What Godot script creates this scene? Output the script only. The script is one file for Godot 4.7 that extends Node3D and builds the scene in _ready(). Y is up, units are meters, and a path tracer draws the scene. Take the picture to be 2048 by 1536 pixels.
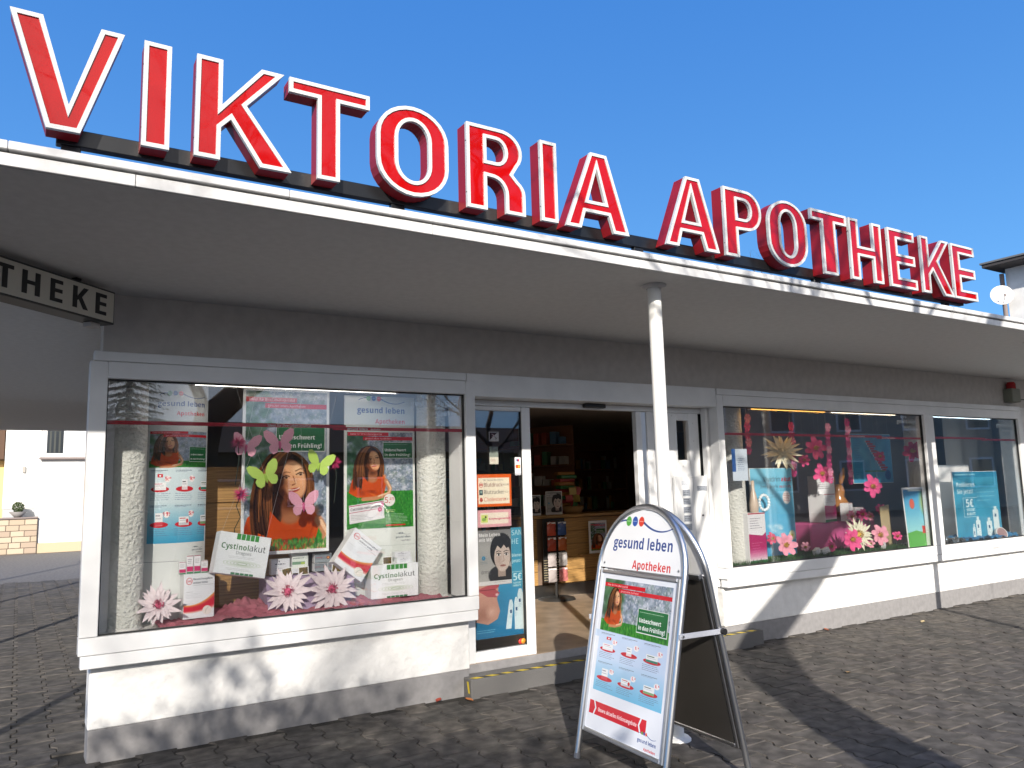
extends Node3D
# A pharmacy front under a flat canopy: camera, light, structure, things, small details.

var rng := RandomNumberGenerator.new()
var counts := {}
var mats := {}
var SANS: SystemFont
var BOLD: SystemFont
const LIN := true


class TA:
	var v := PackedVector3Array()
	var n := PackedVector3Array()
	var c := PackedColorArray()
	var ix := PackedInt32Array()
	func mesh() -> ArrayMesh:
		var a := []
		a.resize(Mesh.ARRAY_MAX)
		a[Mesh.ARRAY_VERTEX] = v
		a[Mesh.ARRAY_NORMAL] = n
		if c.size() == v.size():
			a[Mesh.ARRAY_COLOR] = c
		a[Mesh.ARRAY_INDEX] = ix
		var m := ArrayMesh.new()
		m.add_surface_from_arrays(Mesh.PRIMITIVE_TRIANGLES, a)
		return m
	func tube(pts: Array, rads: Array, sides: int, caps := true) -> void:
		var base := v.size()
		var last := Vector3(0.3, 0.1, 0.9)
		for i in pts.size():
			var d: Vector3 = (pts[mini(i + 1, pts.size() - 1)] - pts[maxi(i - 1, 0)]).normalized()
			var s := (last - d * last.dot(d)).normalized()
			if i == 0:
				s = d.cross(Vector3(0.31, 0.17, 0.93)).normalized()
			last = s
			var t := d.cross(s)
			for k in sides:
				var a := TAU * k / sides
				var o := s * cos(a) + t * sin(a)
				v.append(pts[i] + o * rads[i])
				n.append(o)
		for i in pts.size() - 1:
			for k in sides:
				var p := base + i * sides + k
				var q := base + i * sides + (k + 1) % sides
				ix.append_array([p, p + sides, q, q, p + sides, q + sides])
		if caps:
			for e in [0, pts.size() - 1]:
				var c0 := v.size()
				var d2: Vector3 = (pts[1] - pts[0]).normalized() * -1.0 if e == 0 else (pts[e] - pts[e - 1]).normalized()
				v.append(pts[e])
				n.append(d2)
				for k in sides:
					v.append(v[base + e * sides + k])
					n.append(d2)
				for k in sides:
					if e == 0:
						ix.append_array([c0, c0 + 1 + k, c0 + 1 + (k + 1) % sides])
					else:
						ix.append_array([c0, c0 + 1 + (k + 1) % sides, c0 + 1 + k])


class MB:
	var st := SurfaceTool.new()
	func _init(smooth := false) -> void:
		st.begin(Mesh.PRIMITIVE_TRIANGLES)
		st.set_smooth_group(0 if smooth else -1)
	func tri(a: Vector3, b: Vector3, c: Vector3, o: Vector3) -> void:
		if (a - c).cross(a - b).dot(o) < 0:
			var t := b
			b = c
			c = t
		st.add_vertex(a)
		st.add_vertex(b)
		st.add_vertex(c)
	func quad(a: Vector3, b: Vector3, c: Vector3, d: Vector3, o: Vector3) -> void:
		tri(a, b, c, o)
		tri(a, c, d, o)
	func box(lo: Vector3, hi: Vector3, b := 0.0) -> void:
		var m := (lo + hi) / 2
		var h := (hi - lo).abs() / 2
		b = minf(b, minf(h.x, minf(h.y, h.z)) * 0.45)
		var P := func(s: Vector3, ax: int) -> Vector3:
			var q := Vector3(h.x - b, h.y - b, h.z - b)
			q[ax] = h[ax]
			return m + q * s
		for ax in 3:
			var u := (ax + 1) % 3
			var w := (ax + 2) % 3
			for s in [-1.0, 1.0]:
				var c := []
				for e in [[-1, -1], [1, -1], [1, 1], [-1, 1]]:
					var g := Vector3.ZERO
					g[ax] = s
					g[u] = e[0]
					g[w] = e[1]
					c.append(P.call(g, ax))
				var o := Vector3.ZERO
				o[ax] = s
				quad(c[0], c[1], c[2], c[3], o)
			if b > 0:
				for s in [-1.0, 1.0]:
					for t in [-1.0, 1.0]:
						var g1 := Vector3.ZERO
						g1[u] = s
						g1[w] = t
						g1[ax] = -1
						var g2 := g1
						g2[ax] = 1
						quad(P.call(g1, u), P.call(g2, u), P.call(g2, w), P.call(g1, w), Vector3(0 if ax == 0 else g1.x, 0 if ax == 1 else g1.y, 0 if ax == 2 else g1.z))
		if b > 0:
			for i in 8:
				var g := Vector3(-1 if i & 1 else 1, -1 if i & 2 else 1, -1 if i & 4 else 1)
				tri(P.call(g, 0), P.call(g, 1), P.call(g, 2), g)
	func flat(poly: PackedVector2Array, z: float, o: Vector3) -> void:
		var t := Geometry2D.triangulate_polygon(poly)
		for i in t.size() / 3:
			var a := poly[t[i * 3]]
			var b := poly[t[i * 3 + 1]]
			var c := poly[t[i * 3 + 2]]
			tri(Vector3(a.x, a.y, z), Vector3(b.x, b.y, z), Vector3(c.x, c.y, z), o)
	func wall(poly: PackedVector2Array, z0: float, z1: float, hole := false) -> void:
		var cw := Geometry2D.is_polygon_clockwise(poly)
		for i in poly.size():
			var a := poly[i]
			var b := poly[(i + 1) % poly.size()]
			var e := (b - a)
			var o := Vector3(e.y, -e.x, 0) * (-1.0 if cw else 1.0) * (-1.0 if hole else 1.0)
			quad(Vector3(a.x, a.y, z0), Vector3(b.x, b.y, z0), Vector3(b.x, b.y, z1), Vector3(a.x, a.y, z1), o)
	func done() -> ArrayMesh:
		st.generate_normals()
		return st.commit()


func M(key: String, c := Color(0.5, 0.5, 0.5), rough := 0.6, metal := 0.0) -> StandardMaterial3D:
	if not mats.has(key):
		var m := StandardMaterial3D.new()
		m.resource_name = key
		m.albedo_color = c.linear_to_srgb()
		m.roughness = rough
		m.metallic = metal
		mats[key] = m
	return mats[key]


func noise_tex(freq: float, octaves: int, size := 512, sd := 1, lo := Color(0.5, 0.5, 0.5), hi := Color.WHITE, kind := FastNoiseLite.TYPE_SIMPLEX_SMOOTH) -> NoiseTexture2D:
	var f := FastNoiseLite.new()
	f.noise_type = kind
	f.frequency = freq
	f.fractal_octaves = octaves
	f.seed = sd
	var t := NoiseTexture2D.new()
	t.width = size
	t.height = size
	t.seamless = true
	t.noise = f
	var g := Gradient.new()
	g.set_color(0, lo)
	g.set_color(1, hi)
	t.color_ramp = g
	return t


func grain(m: StandardMaterial3D, tex: Texture2D, scale: float, bump: Texture2D = null, height := 0.2, bscale := 0.0) -> StandardMaterial3D:
	m.albedo_texture = tex
	m.uv1_triplanar = true
	m.uv1_world_triplanar = true
	m.uv1_scale = Vector3.ONE * scale
	if bump:
		m.heightmap_enabled = true
		m.heightmap_texture = bump
		m.heightmap_scale = height
	return m


func numbered(called: String) -> String:
	var k: int = counts.get(called, 0)
	counts[called] = k + 1
	return called if k == 0 else "%s_%03d" % [called, k]


func thing(called: String, label: String, category: String, at := Vector3.ZERO, turn := 0.0, group := "") -> Node3D:
	var o := Node3D.new()
	o.name = numbered(called)
	add_child(o)
	o.position = at
	o.rotation_degrees.y = turn
	o.set_meta("label", label)
	o.set_meta("category", category)
	if group:
		o.set_meta("group", group)
	return o


func obj(called: String, mesh: Mesh, m: Material, parent: Node, at := Vector3.ZERO) -> MeshInstance3D:
	var o := MeshInstance3D.new()
	o.name = called
	o.mesh = mesh
	if m:
		o.material_override = m
	parent.add_child(o, true)
	o.position = at
	return o


func struct(called: String, mesh: Mesh, m: Material) -> MeshInstance3D:
	var o := obj(called, mesh, m, self)
	o.set_meta("kind", "structure")
	return o


func bx(x0: float, y0: float, z0: float, x1: float, y1: float, z1: float, b := 0.004) -> ArrayMesh:
	var m := MB.new()
	m.box(Vector3(minf(x0, x1), minf(y0, y1), minf(z0, z1)), Vector3(maxf(x0, x1), maxf(y0, y1), maxf(z0, z1)), b)
	return m.done()


func cyl(r0: float, r1: float, y0: float, y1: float, n := 20) -> ArrayMesh:
	var t := TA.new()
	t.tube([Vector3(0, y0, 0), Vector3(0, y1, 0)], [r0, r1], n)
	return t.mesh()


func pipe(pts: Array, r: float, n := 8) -> ArrayMesh:
	var t := TA.new()
	var rr := []
	for p in pts:
		rr.append(r)
	t.tube(pts, rr, n)
	return t.mesh()


func lathe(profile: Array, n := 24) -> ArrayMesh:
	var m := MB.new(true)
	for i in profile.size() - 1:
		for k in n:
			var a := TAU * k / n
			var b := TAU * (k + 1) / n
			var p: Vector2 = profile[i]
			var q: Vector2 = profile[i + 1]
			var o := Vector3(cos((a + b) / 2) * (q.y - p.y), -(q.x - p.x), sin((a + b) / 2) * (q.y - p.y))
			if p.x > 0.0001:
				m.tri(Vector3(cos(a) * p.x, p.y, sin(a) * p.x), Vector3(cos(b) * p.x, p.y, sin(b) * p.x), Vector3(cos(b) * q.x, q.y, sin(b) * q.x), o)
			if q.x > 0.0001:
				m.tri(Vector3(cos(a) * p.x, p.y, sin(a) * p.x), Vector3(cos(b) * q.x, q.y, sin(b) * q.x), Vector3(cos(a) * q.x, q.y, sin(a) * q.x), o)
	return m.done()


func sheet_front(w: float, h: float, z: float) -> ArrayMesh:
	# a flat print w by h, base centre at the origin, facing +z
	var st := SurfaceTool.new()
	st.begin(Mesh.PRIMITIVE_TRIANGLES)
	st.set_normal(Vector3(0, 0, 1))
	for q in [[-0.5, 0], [-0.5, 1], [0.5, 1], [-0.5, 0], [0.5, 1], [0.5, 0]]:
		st.set_uv(Vector2(q[0] + 0.5, 1.0 - q[1]))
		st.add_vertex(Vector3(q[0] * w, q[1] * h, z))
	return st.commit()


func print_mat(key: String, im: Image, rough := 0.35) -> StandardMaterial3D:
	if not mats.has(key):
		var m := StandardMaterial3D.new()
		m.resource_name = key
		m.albedo_texture = ImageTexture.create_from_image(im)
		m.roughness = rough
		m.texture_repeat = false
		mats[key] = m
	return mats[key]


func carton(t: Node3D, w: float, h: float, d: float, front: Material, side: Material, at := Vector3.ZERO) -> void:
	# a folded carton or board with a printed front
	obj("carton", bx(-w / 2, 0, -d, w / 2, h, 0, 0.0015), side, t, at)
	obj("front_print", sheet_front(w - 0.003, h - 0.003, 0.0012), front, t, at + Vector3(0, 0.0015, 0))


func word(parent: Node, s: String, cap: float, at: Vector3, m: Material, bold := true, depth := 0.001, align := 0, called := "lettering") -> MeshInstance3D:
	var t := TextMesh.new()
	t.text = s
	t.font = BOLD if bold else SANS
	t.font_size = 48
	t.pixel_size = cap / (48 * 0.714)
	t.depth = depth
	t.curve_step = 1.0
	t.horizontal_alignment = [HORIZONTAL_ALIGNMENT_LEFT, HORIZONTAL_ALIGNMENT_CENTER, HORIZONTAL_ALIGNMENT_RIGHT][align]
	t.vertical_alignment = VERTICAL_ALIGNMENT_CENTER
	return obj(called, t, m, parent, at)


# ---------- painting prints into images ----------
func img(w: int, h: int, c: Color) -> Image:
	var im := Image.create(w, h, false, Image.FORMAT_RGB8)
	im.fill(c)
	return im


func rgb(r: int, g: int, b: int) -> Color:
	return Color8(r, g, b)


func rect(im: Image, x: float, y: float, w: float, h: float, c: Color) -> void:
	im.fill_rect(Rect2i(int(x), int(y), maxi(1, int(w)), maxi(1, int(h))), c)


func poly(im: Image, pts: Array, c: Color) -> void:
	var y0 := 1e9
	var y1 := -1e9
	for p in pts:
		y0 = minf(y0, p.y)
		y1 = maxf(y1, p.y)
	for y in range(maxi(0, int(y0)), mini(im.get_height() - 1, int(y1)) + 1):
		var xs := []
		var yy := y + 0.5
		for i in pts.size():
			var a: Vector2 = pts[i]
			var b: Vector2 = pts[(i + 1) % pts.size()]
			if (a.y <= yy) != (b.y <= yy):
				xs.append(a.x + (b.x - a.x) * (yy - a.y) / (b.y - a.y))
		xs.sort()
		for k in xs.size() / 2:
			var xa: int = maxi(0, roundi(xs[k * 2]))
			var xb: int = mini(im.get_width(), roundi(xs[k * 2 + 1]))
			if xb > xa:
				im.fill_rect(Rect2i(xa, y, xb - xa, 1), c)


func blob(im: Image, cx: float, cy: float, rx: float, ry: float, c: Color, soft := 0.12, rot := 0.0, strength := 1.0) -> void:
	var R := maxf(rx, ry) + 1
	var cs := cos(rot)
	var sn := sin(rot)
	for y in range(maxi(0, int(cy - R)), mini(im.get_height(), int(cy + R) + 1)):
		for x in range(maxi(0, int(cx - R)), mini(im.get_width(), int(cx + R) + 1)):
			var dx := x + 0.5 - cx
			var dy := y + 0.5 - cy
			var u := (dx * cs + dy * sn) / rx
			var w := (-dx * sn + dy * cs) / ry
			var d := sqrt(u * u + w * w)
			if d < 1.0:
				var a := clampf((1.0 - d) / soft, 0, 1) * strength
				im.set_pixel(x, y, im.get_pixel(x, y).lerp(c, a))


func stroke(im: Image, pts: Array, w0: float, w1: float, c: Color, strength := 1.0) -> void:
	for i in pts.size() - 1:
		var a: Vector2 = pts[i]
		var b: Vector2 = pts[i + 1]
		var n := maxi(1, int(a.distance_to(b) / maxf(0.6, minf(w0, w1) * 0.5)))
		for k in n:
			var f := (i + float(k) / n) / (pts.size() - 1)
			var p := a.lerp(b, float(k) / n)
			blob(im, p.x, p.y, maxf(0.8, lerpf(w0, w1, f)), maxf(0.8, lerpf(w0, w1, f)), c, 0.5, 0.0, strength)


func bez(a: Vector2, b: Vector2, c: Vector2, n := 8) -> Array:
	var o := []
	for i in n + 1:
		var t := float(i) / n
		o.append(a.lerp(b, t).lerp(b.lerp(c, t), t))
	return o


var glyphs := {}
func text(im: Image, s: String, x: float, y: float, em: float, c: Color, bold := true, align := 0, squeeze := 1.0, slope := 0.0) -> float:
	# y is the base line; returns the width
	var t := TextMesh.new()
	t.text = s
	t.font = BOLD if bold else SANS
	t.font_size = 48
	t.pixel_size = 1.0
	t.depth = 0.0
	t.curve_step = 2.0
	t.horizontal_alignment = HORIZONTAL_ALIGNMENT_LEFT
	t.vertical_alignment = VERTICAL_ALIGNMENT_CENTER
	var key := "B" if bold else "R"
	if not glyphs.has(key):
		var h := TextMesh.new()
		h.text = "H"
		h.font = t.font
		h.font_size = 48
		h.pixel_size = 1.0
		h.depth = 0.0
		h.vertical_alignment = VERTICAL_ALIGNMENT_CENTER
		glyphs[key] = h.get_aabb().position.y
	var base: float = glyphs[key]
	if t.get_surface_count() == 0:
		return 0.0
	var a := t.surface_get_arrays(0)
	var v: PackedVector3Array = a[Mesh.ARRAY_VERTEX]
	var nn: PackedVector3Array = a[Mesh.ARRAY_NORMAL]
	var ix: PackedInt32Array = a[Mesh.ARRAY_INDEX]
	var k := em / 48.0
	var x0 := 1e9
	var x1 := -1e9
	for p in v:
		x0 = minf(x0, p.x)
		x1 = maxf(x1, p.x)
	var wid := (x1 - x0) * k * squeeze
	var off := x - (0.0 if align == 0 else (wid / 2 if align == 1 else wid))
	for i in ix.size() / 3:
		if nn[ix[i * 3]].z < 0.5:
			continue
		var pts := []
		for j in 3:
			var p := v[ix[i * 3 + j]]
			var px := off + (p.x - x0) * k * squeeze
			pts.append(Vector2(px, y - (p.y - base) * k + slope * (px - off)))
		poly(im, pts, c)
	return wid


func text_fit(im: Image, s: String, x: float, y: float, w: float, c: Color, bold := true, align := 0, tall := 1.0) -> void:
	var tw := text(im, s, -6000, 0, 100, c, bold)
	text(im, s, x, y, 100.0 * w / tw * tall, c, bold, align, 1.0 / tall)


func fine_print(im: Image, x: float, y: float, w: float, n: int, step: float, c: Color, th := 1.0, ragged := 0.35) -> void:
	for i in n:
		var ww := w * (1.0 - ragged * rng.randf())
		var xx := x
		while xx < x + ww:
			var l := rng.randf_range(3, 9) * maxf(1.0, step / 6.0)
			rect(im, xx, y + i * step, minf(l, x + ww - xx), th, c)
			xx += l + 1.5 * maxf(1.0, step / 6.0)


func speckle(im: Image, r: Rect2, n: int, s0: float, s1: float, cols: Array, strength := 0.6, stretch := 1.0) -> void:
	for i in n:
		var c: Color = cols[rng.randi() % cols.size()]
		var s := rng.randf_range(s0, s1)
		var cx := r.position.x + rng.randf() * r.size.x
		var cy := r.position.y + rng.randf() * r.size.y
		blob(im, cx, cy, s, s * stretch, c, 0.8, 0.0, strength)


func woman(im: Image, x: float, y: float, s: float) -> void:
	# an orange blouse, long brown hair, leaning on her arms; s is about the height of the head
	var P := func(u: float, w: float) -> Vector2: return Vector2(x + u * s, y + w * s)
	var B := func(u: float, w: float, rx: float, ry: float, c: Color, soft: float, rot := 0.0, k := 1.0) -> void:
		blob(im, x + u * s, y + w * s, rx * s, ry * s, c, soft, rot, k)
	var dark := rgb(46, 27, 18)
	var skin := rgb(222, 166, 124)
	var shade := rgb(120, 66, 40)
	var orange := rgb(196, 76, 22)
	# blouse and arms
	poly(im, [P.call(-0.55, 0.75), P.call(-1.0, 1.15), P.call(-1.2, 1.85), P.call(-0.75, 2.1), P.call(0.7, 2.1), P.call(0.9, 1.3), P.call(0.62, 0.8)], orange)
	for q in [[-0.95, 1.5, 0.22, 0.4], [0.05, 1.8, 0.5, 0.22], [-0.5, 1.85, 0.3, 0.2], [0.6, 1.5, 0.14, 0.4]]:
		B.call(q[0], q[1], q[2], q[3], rgb(132, 44, 12), 0.95, 0.3, 0.75)
	for q in [[-0.8, 1.25, 0.16, 0.3], [0.75, 1.05, 0.16, 0.2], [0.2, 2.0, 0.4, 0.08]]:
		B.call(q[0], q[1], q[2], q[3], rgb(232, 118, 46), 0.95, 0.4, 0.8)
	stroke(im, [P.call(0.85, 1.25), P.call(1.08, 1.65), P.call(1.0, 1.95), P.call(0.3, 2.15), P.call(-0.5, 2.2)], s * 0.14, s * 0.12, rgb(196, 136, 96))
	stroke(im, [P.call(0.92, 1.3), P.call(1.12, 1.65), P.call(1.02, 1.88), P.call(0.4, 2.06)], s * 0.06, s * 0.05, rgb(236, 196, 160))
	# hair behind the head
	B.call(-0.08, 0.12, 0.66, 0.72, dark, 0.05)
	poly(im, [P.call(-0.7, 0.1), P.call(-0.92, 0.8), P.call(-0.9, 1.45), P.call(-0.3, 1.75), P.call(-0.1, 1.15), P.call(0.35, 1.05), P.call(0.68, 0.95), P.call(0.62, 0.2)], dark)
	for i in 40:
		var a := rng.randf()
		var c := rgb(40, 22, 14).lerp(rgb(138, 84, 44), rng.randf() * rng.randf())
		stroke(im, bez(P.call(lerpf(-0.5, -0.05, a), -0.45), P.call(lerpf(-1.15, -0.6, a), 0.3), P.call(lerpf(-0.95, -0.15, a), 1.5 + 0.25 * rng.randf()), 14), s * 0.03, s * 0.018, c, 0.6)
	for i in 16:
		var a2 := rng.randf()
		stroke(im, bez(P.call(0.15, -0.52), P.call(0.85, -0.3), P.call(0.5 + 0.25 * a2, 0.95), 12), s * 0.035, s * 0.02, rgb(70, 38, 22).lerp(rgb(196, 130, 66), rng.randf()), 0.6)
	for i in 18:
		var a4 := rng.randf()
		stroke(im, bez(P.call(lerpf(-0.25, 0.1, a4), -0.52), P.call(lerpf(-0.85, -0.5, a4), -0.1), P.call(lerpf(-0.8, -0.35, a4), 0.7 + 0.7 * rng.randf()), 12), s * 0.022, s * 0.012, rgb(160, 104, 58), 0.25)
	# neck in shade
	B.call(0.12, 0.95, 0.30, 0.42, rgb(150, 92, 60), 0.25, 0.1)
	B.call(0.1, 1.2, 0.34, 0.2, rgb(176, 116, 80), 0.6, 0.0)
	B.call(0.1, 0.82, 0.34, 0.2, rgb(84, 44, 26), 0.9, -0.1)
	poly(im, [P.call(-0.42, 1.0), P.call(-0.2, 1.25), P.call(0.05, 1.45), P.call(0.3, 1.32), P.call(0.48, 1.05), P.call(0.75, 1.2), P.call(0.6, 1.7), P.call(-0.5, 1.75)], rgb(190, 72, 20))
	poly(im, [P.call(0.3, -0.45), P.call(0.62, -0.1), P.call(0.7, 0.5), P.call(0.62, 1.05), P.call(0.42, 1.0), P.call(0.5, 0.4), P.call(0.45, 0.0)], dark)
	for i in 10:
		stroke(im, bez(P.call(0.2, -0.5), P.call(0.78, -0.2), P.call(0.44 + 0.025 * i, 1.05), 12), s * 0.025, s * 0.015, rgb(60, 32, 20).lerp(rgb(170, 108, 56), rng.randf()), 0.7)
	# face: shaded left half, lit right half
	B.call(0.12, 0.22, 0.42, 0.58, shade, 0.06, -0.22)
	B.call(0.20, 0.20, 0.33, 0.55, skin, 0.16, -0.22)
	B.call(0.28, -0.08, 0.2, 0.22, rgb(240, 198, 158), 0.95, -0.2)
	B.call(0.38, 0.26, 0.12, 0.16, rgb(236, 178, 134), 0.9)
	B.call(-0.05, 0.34, 0.16, 0.2, rgb(166, 100, 64), 0.9, 0.0, 0.7)
	B.call(-0.12, 0.1, 0.14, 0.3, rgb(92, 50, 30), 0.95, -0.2, 0.7)
	B.call(0.2, 0.68, 0.2, 0.12, rgb(150, 92, 60), 0.95, -0.2, 0.6)
	for e in [[-0.02, 0.14], [0.36, 0.06]]:
		B.call(e[0], e[1], 0.08, 0.03, rgb(206, 180, 160), 0.5, -0.2)
		B.call(e[0] + 0.01, e[1], 0.045, 0.035, rgb(50, 32, 24), 0.5)
		stroke(im, [P.call(e[0] - 0.11, e[1] + 0.0), P.call(e[0], e[1] - 0.055), P.call(e[0] + 0.1, e[1] - 0.03)], s * 0.016, s * 0.014, rgb(40, 24, 18))
		stroke(im, [P.call(e[0] - 0.13, e[1] - 0.09), P.call(e[0], e[1] - 0.15), P.call(e[0] + 0.12, e[1] - 0.13)], s * 0.018, s * 0.01, rgb(120, 76, 50), 0.7)
	stroke(im, [P.call(0.17, 0.1), P.call(0.24, 0.3), P.call(0.14, 0.34)], s * 0.016, s * 0.024, rgb(146, 90, 60), 0.75)
	B.call(0.24, 0.26, 0.035, 0.1, rgb(244, 208, 172), 0.9, -0.2, 0.8)
	B.call(0.2, 0.47, 0.17, 0.065, rgb(168, 66, 58), 0.35, -0.2)
	stroke(im, bez(P.call(0.05, 0.46), P.call(0.2, 0.49), P.call(0.34, 0.41)), s * 0.014, s * 0.014, rgb(244, 232, 222))
	B.call(-0.16, 0.3, 0.26, 0.6, rgb(96, 52, 30), 0.98, -0.15, 0.55)
	# locks over the forehead and the left cheek
	for i in 12:
		var a3 := i / 12.0
		stroke(im, bez(P.call(0.12 - 0.1 * a3, -0.5), P.call(-0.1 - 0.25 * a3, -0.3), P.call(-0.25 - 0.12 * a3, 0.5), 12), s * 0.03, s * 0.02, rgb(54, 30, 18).lerp(rgb(150, 96, 52), rng.randf() * rng.randf()), 0.75)


func blossom(into: Image, where: Rect2, horizon: float) -> void:
	# blossoming trees out of focus above a lawn
	var im := img(int(where.size.x), int(where.size.y), rgb(150, 164, 182))
	var r := Rect2(Vector2.ZERO, where.size)
	speckle(im, Rect2(r.position, Vector2(r.size.x, r.size.y * horizon)), int(r.get_area() / 260), r.size.x * 0.02, r.size.x * 0.06, [rgb(118, 134, 158), rgb(178, 188, 204), rgb(96, 112, 124), rgb(206, 210, 222), rgb(120, 140, 130)], 0.55)
	speckle(im, Rect2(r.position, Vector2(r.size.x, r.size.y * horizon)), int(r.get_area() / 160), r.size.x * 0.006, r.size.x * 0.016, [rgb(226, 228, 236), rgb(92, 100, 112), rgb(200, 196, 210)], 0.6)
	speckle(im, Rect2(r.position, Vector2(r.size.x * 0.3, r.size.y * 0.7)), int(r.get_area() / 1500), r.size.x * 0.03, r.size.x * 0.08, [rgb(54, 96, 60), rgb(76, 120, 80), rgb(40, 74, 52)], 0.6)
	var gy := r.size.y * horizon
	rect(im, 0, gy, r.size.x, r.end.y - gy, rgb(46, 128, 44))
	speckle(im, Rect2(0, gy, r.size.x, r.end.y - gy), int(r.size.x * (r.end.y - gy) / 60), 1.0, r.size.x * 0.014, [rgb(30, 96, 30), rgb(70, 156, 54), rgb(96, 170, 62), rgb(36, 112, 44)], 0.7, 2.2)
	into.blit_rect(im, Rect2i(0, 0, im.get_width(), im.get_height()), Vector2i(where.position))


func photo(im: Image, r: Rect2i) -> void:
	# soften a painted picture like a printed photograph and give it grain
	var t := im.get_region(r)
	t.resize(maxi(8, int(r.size.x * 0.45)), maxi(8, int(r.size.y * 0.45)), Image.INTERPOLATE_BILINEAR)
	t.resize(r.size.x, r.size.y, Image.INTERPOLATE_CUBIC)
	for y in r.size.y:
		for x in r.size.x:
			var c := t.get_pixel(x, y)
			var k := 1.0 + rng.randf_range(-0.09, 0.09)
			t.set_pixel(x, y, Color(c.r * k, c.g * k, c.b * k))
	im.blit_rect(t, Rect2i(0, 0, r.size.x, r.size.y), r.position)


func logo(im: Image, x: float, y: float, w: float, c_main := Color(-1, 0, 0), c_sub := Color(-1, 0, 0)) -> void:
	var blue := rgb(36, 66, 138) if c_main.r < 0 else c_main
	var red := rgb(214, 40, 44) if c_sub.r < 0 else c_sub
	stroke(im, bez(Vector2(x + 0.03 * w, y - 0.25 * w), Vector2(x + 0.1 * w, y - 0.3 * w), Vector2(x + 0.2 * w, y - 0.3 * w)), w * 0.006, w * 0.011, blue)
	stroke(im, bez(Vector2(x + 0.5 * w, y - 0.28 * w), Vector2(x + 0.75 * w, y - 0.13 * w), Vector2(x + 1.0 * w, y - 0.24 * w), 16), w * 0.013, w * 0.006, blue)
	var cols := [rgb(84, 168, 70), rgb(44, 84, 168), rgb(222, 62, 44)]
	for i in 3:
		blob(im, x + w * (0.235 + 0.11 * i), y - 0.29 * w, w * 0.048, w * 0.055, cols[i] if c_main.r < 0 else c_main, 0.12)
		rect(im, x + w * (0.2 + 0.11 * i), y - 0.295 * w, w * 0.07, maxf(1, w * 0.01), cols[i].lightened(0.5) if c_main.r < 0 else c_main)
	var tw := text(im, "gesund leben", -4000, 0, 100, blue, true)
	text(im, "gesund leben", x, y, 100.0 * w / tw, blue, true)
	text(im, "Apotheken", x + w, y + 0.205 * w, 76.0 * w / tw, red, true, 2)


func products(im: Image, r: Rect2, cols: int, rows: int, tilt := 0.0) -> void:
	var cw := r.size.x / cols
	var ch := r.size.y / rows
	for j in rows:
		for i in cols:
			var x := r.position.x + cw * i + cw * 0.08
			var y := r.position.y + ch * j + tilt * i
			fine_print(im, x, y + ch * 0.02, cw * 0.7, 1, 4, rgb(60, 70, 90), maxf(1.0, ch * 0.022), 0.1)
			fine_print(im, x, y + ch * 0.06, cw * 0.5, 1, 4, rgb(90, 104, 128), maxf(1.0, ch * 0.012), 0.1)
			blob(im, x + cw * 0.38, y + ch * 0.56, cw * 0.38, ch * 0.085, rgb(196, 30, 46), 0.08)
			var n := (j * cols + i) % 6
			var bw: float = cw * [0.5, 0.24, 0.5, 0.3, 0.42, 0.46][n]
			var bh: float = ch * [0.22, 0.3, 0.24, 0.36, 0.24, 0.26][n]
			var bx0: float = x + cw * 0.38 - bw / 2
			var by0: float = y + ch * 0.59 - bh
			rect(im, bx0, by0, bw, bh, rgb(238, 240, 242))
			rect(im, bx0, by0 + bh * 0.7, bw, bh * 0.3, [rgb(232, 232, 236), rgb(230, 210, 214), rgb(60, 130, 110), rgb(206, 70, 84), rgb(200, 204, 210), rgb(130, 170, 120)][n])
			rect(im, bx0 + bw * 0.08, by0 + bh * 0.16, bw * 0.6, maxf(1, bh * 0.1), [rgb(190, 40, 90), rgb(70, 70, 80), rgb(40, 90, 60), rgb(150, 150, 160), rgb(190, 60, 60), rgb(70, 80, 70)][n])
			rect(im, bx0 + bw * 0.08, by0 + bh * 0.42, bw * 0.75, maxf(1, bh * 0.06), rgb(150, 160, 170))
			if n == 0:
				rect(im, x + cw * 0.28, y + ch * 0.13, cw * 0.22, ch * 0.1, rgb(206, 36, 50))
				rect(im, x + cw * 0.35, y + ch * 0.155, cw * 0.08, ch * 0.05, rgb(240, 240, 240))
			if n == 4:
				blob(im, bx0 + bw * 0.82, by0 + bh * 0.5, bw * 0.13, bh * 0.28, rgb(196, 40, 50), 0.2)
			blob(im, x + cw * 0.68, y + ch * 0.27, cw * 0.12, ch * 0.1, rgb(246, 240, 240), 0.1)
			text(im, ["5.", "9.", "5.", "11.", "5.", "6."][n], x + cw * 0.66, y + ch * 0.31, ch * 0.14, rgb(206, 30, 50), true, 1)
			text(im, ["49", "95", "95", "75", "95", "95"][n], x + cw * 0.76, y + ch * 0.27, ch * 0.07, rgb(206, 30, 50), true, 1)
			fine_print(im, x, y + ch * 0.68, cw * 0.84, 4, ch * 0.058, rgb(96, 118, 150), maxf(1.0, ch * 0.016))


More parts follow.
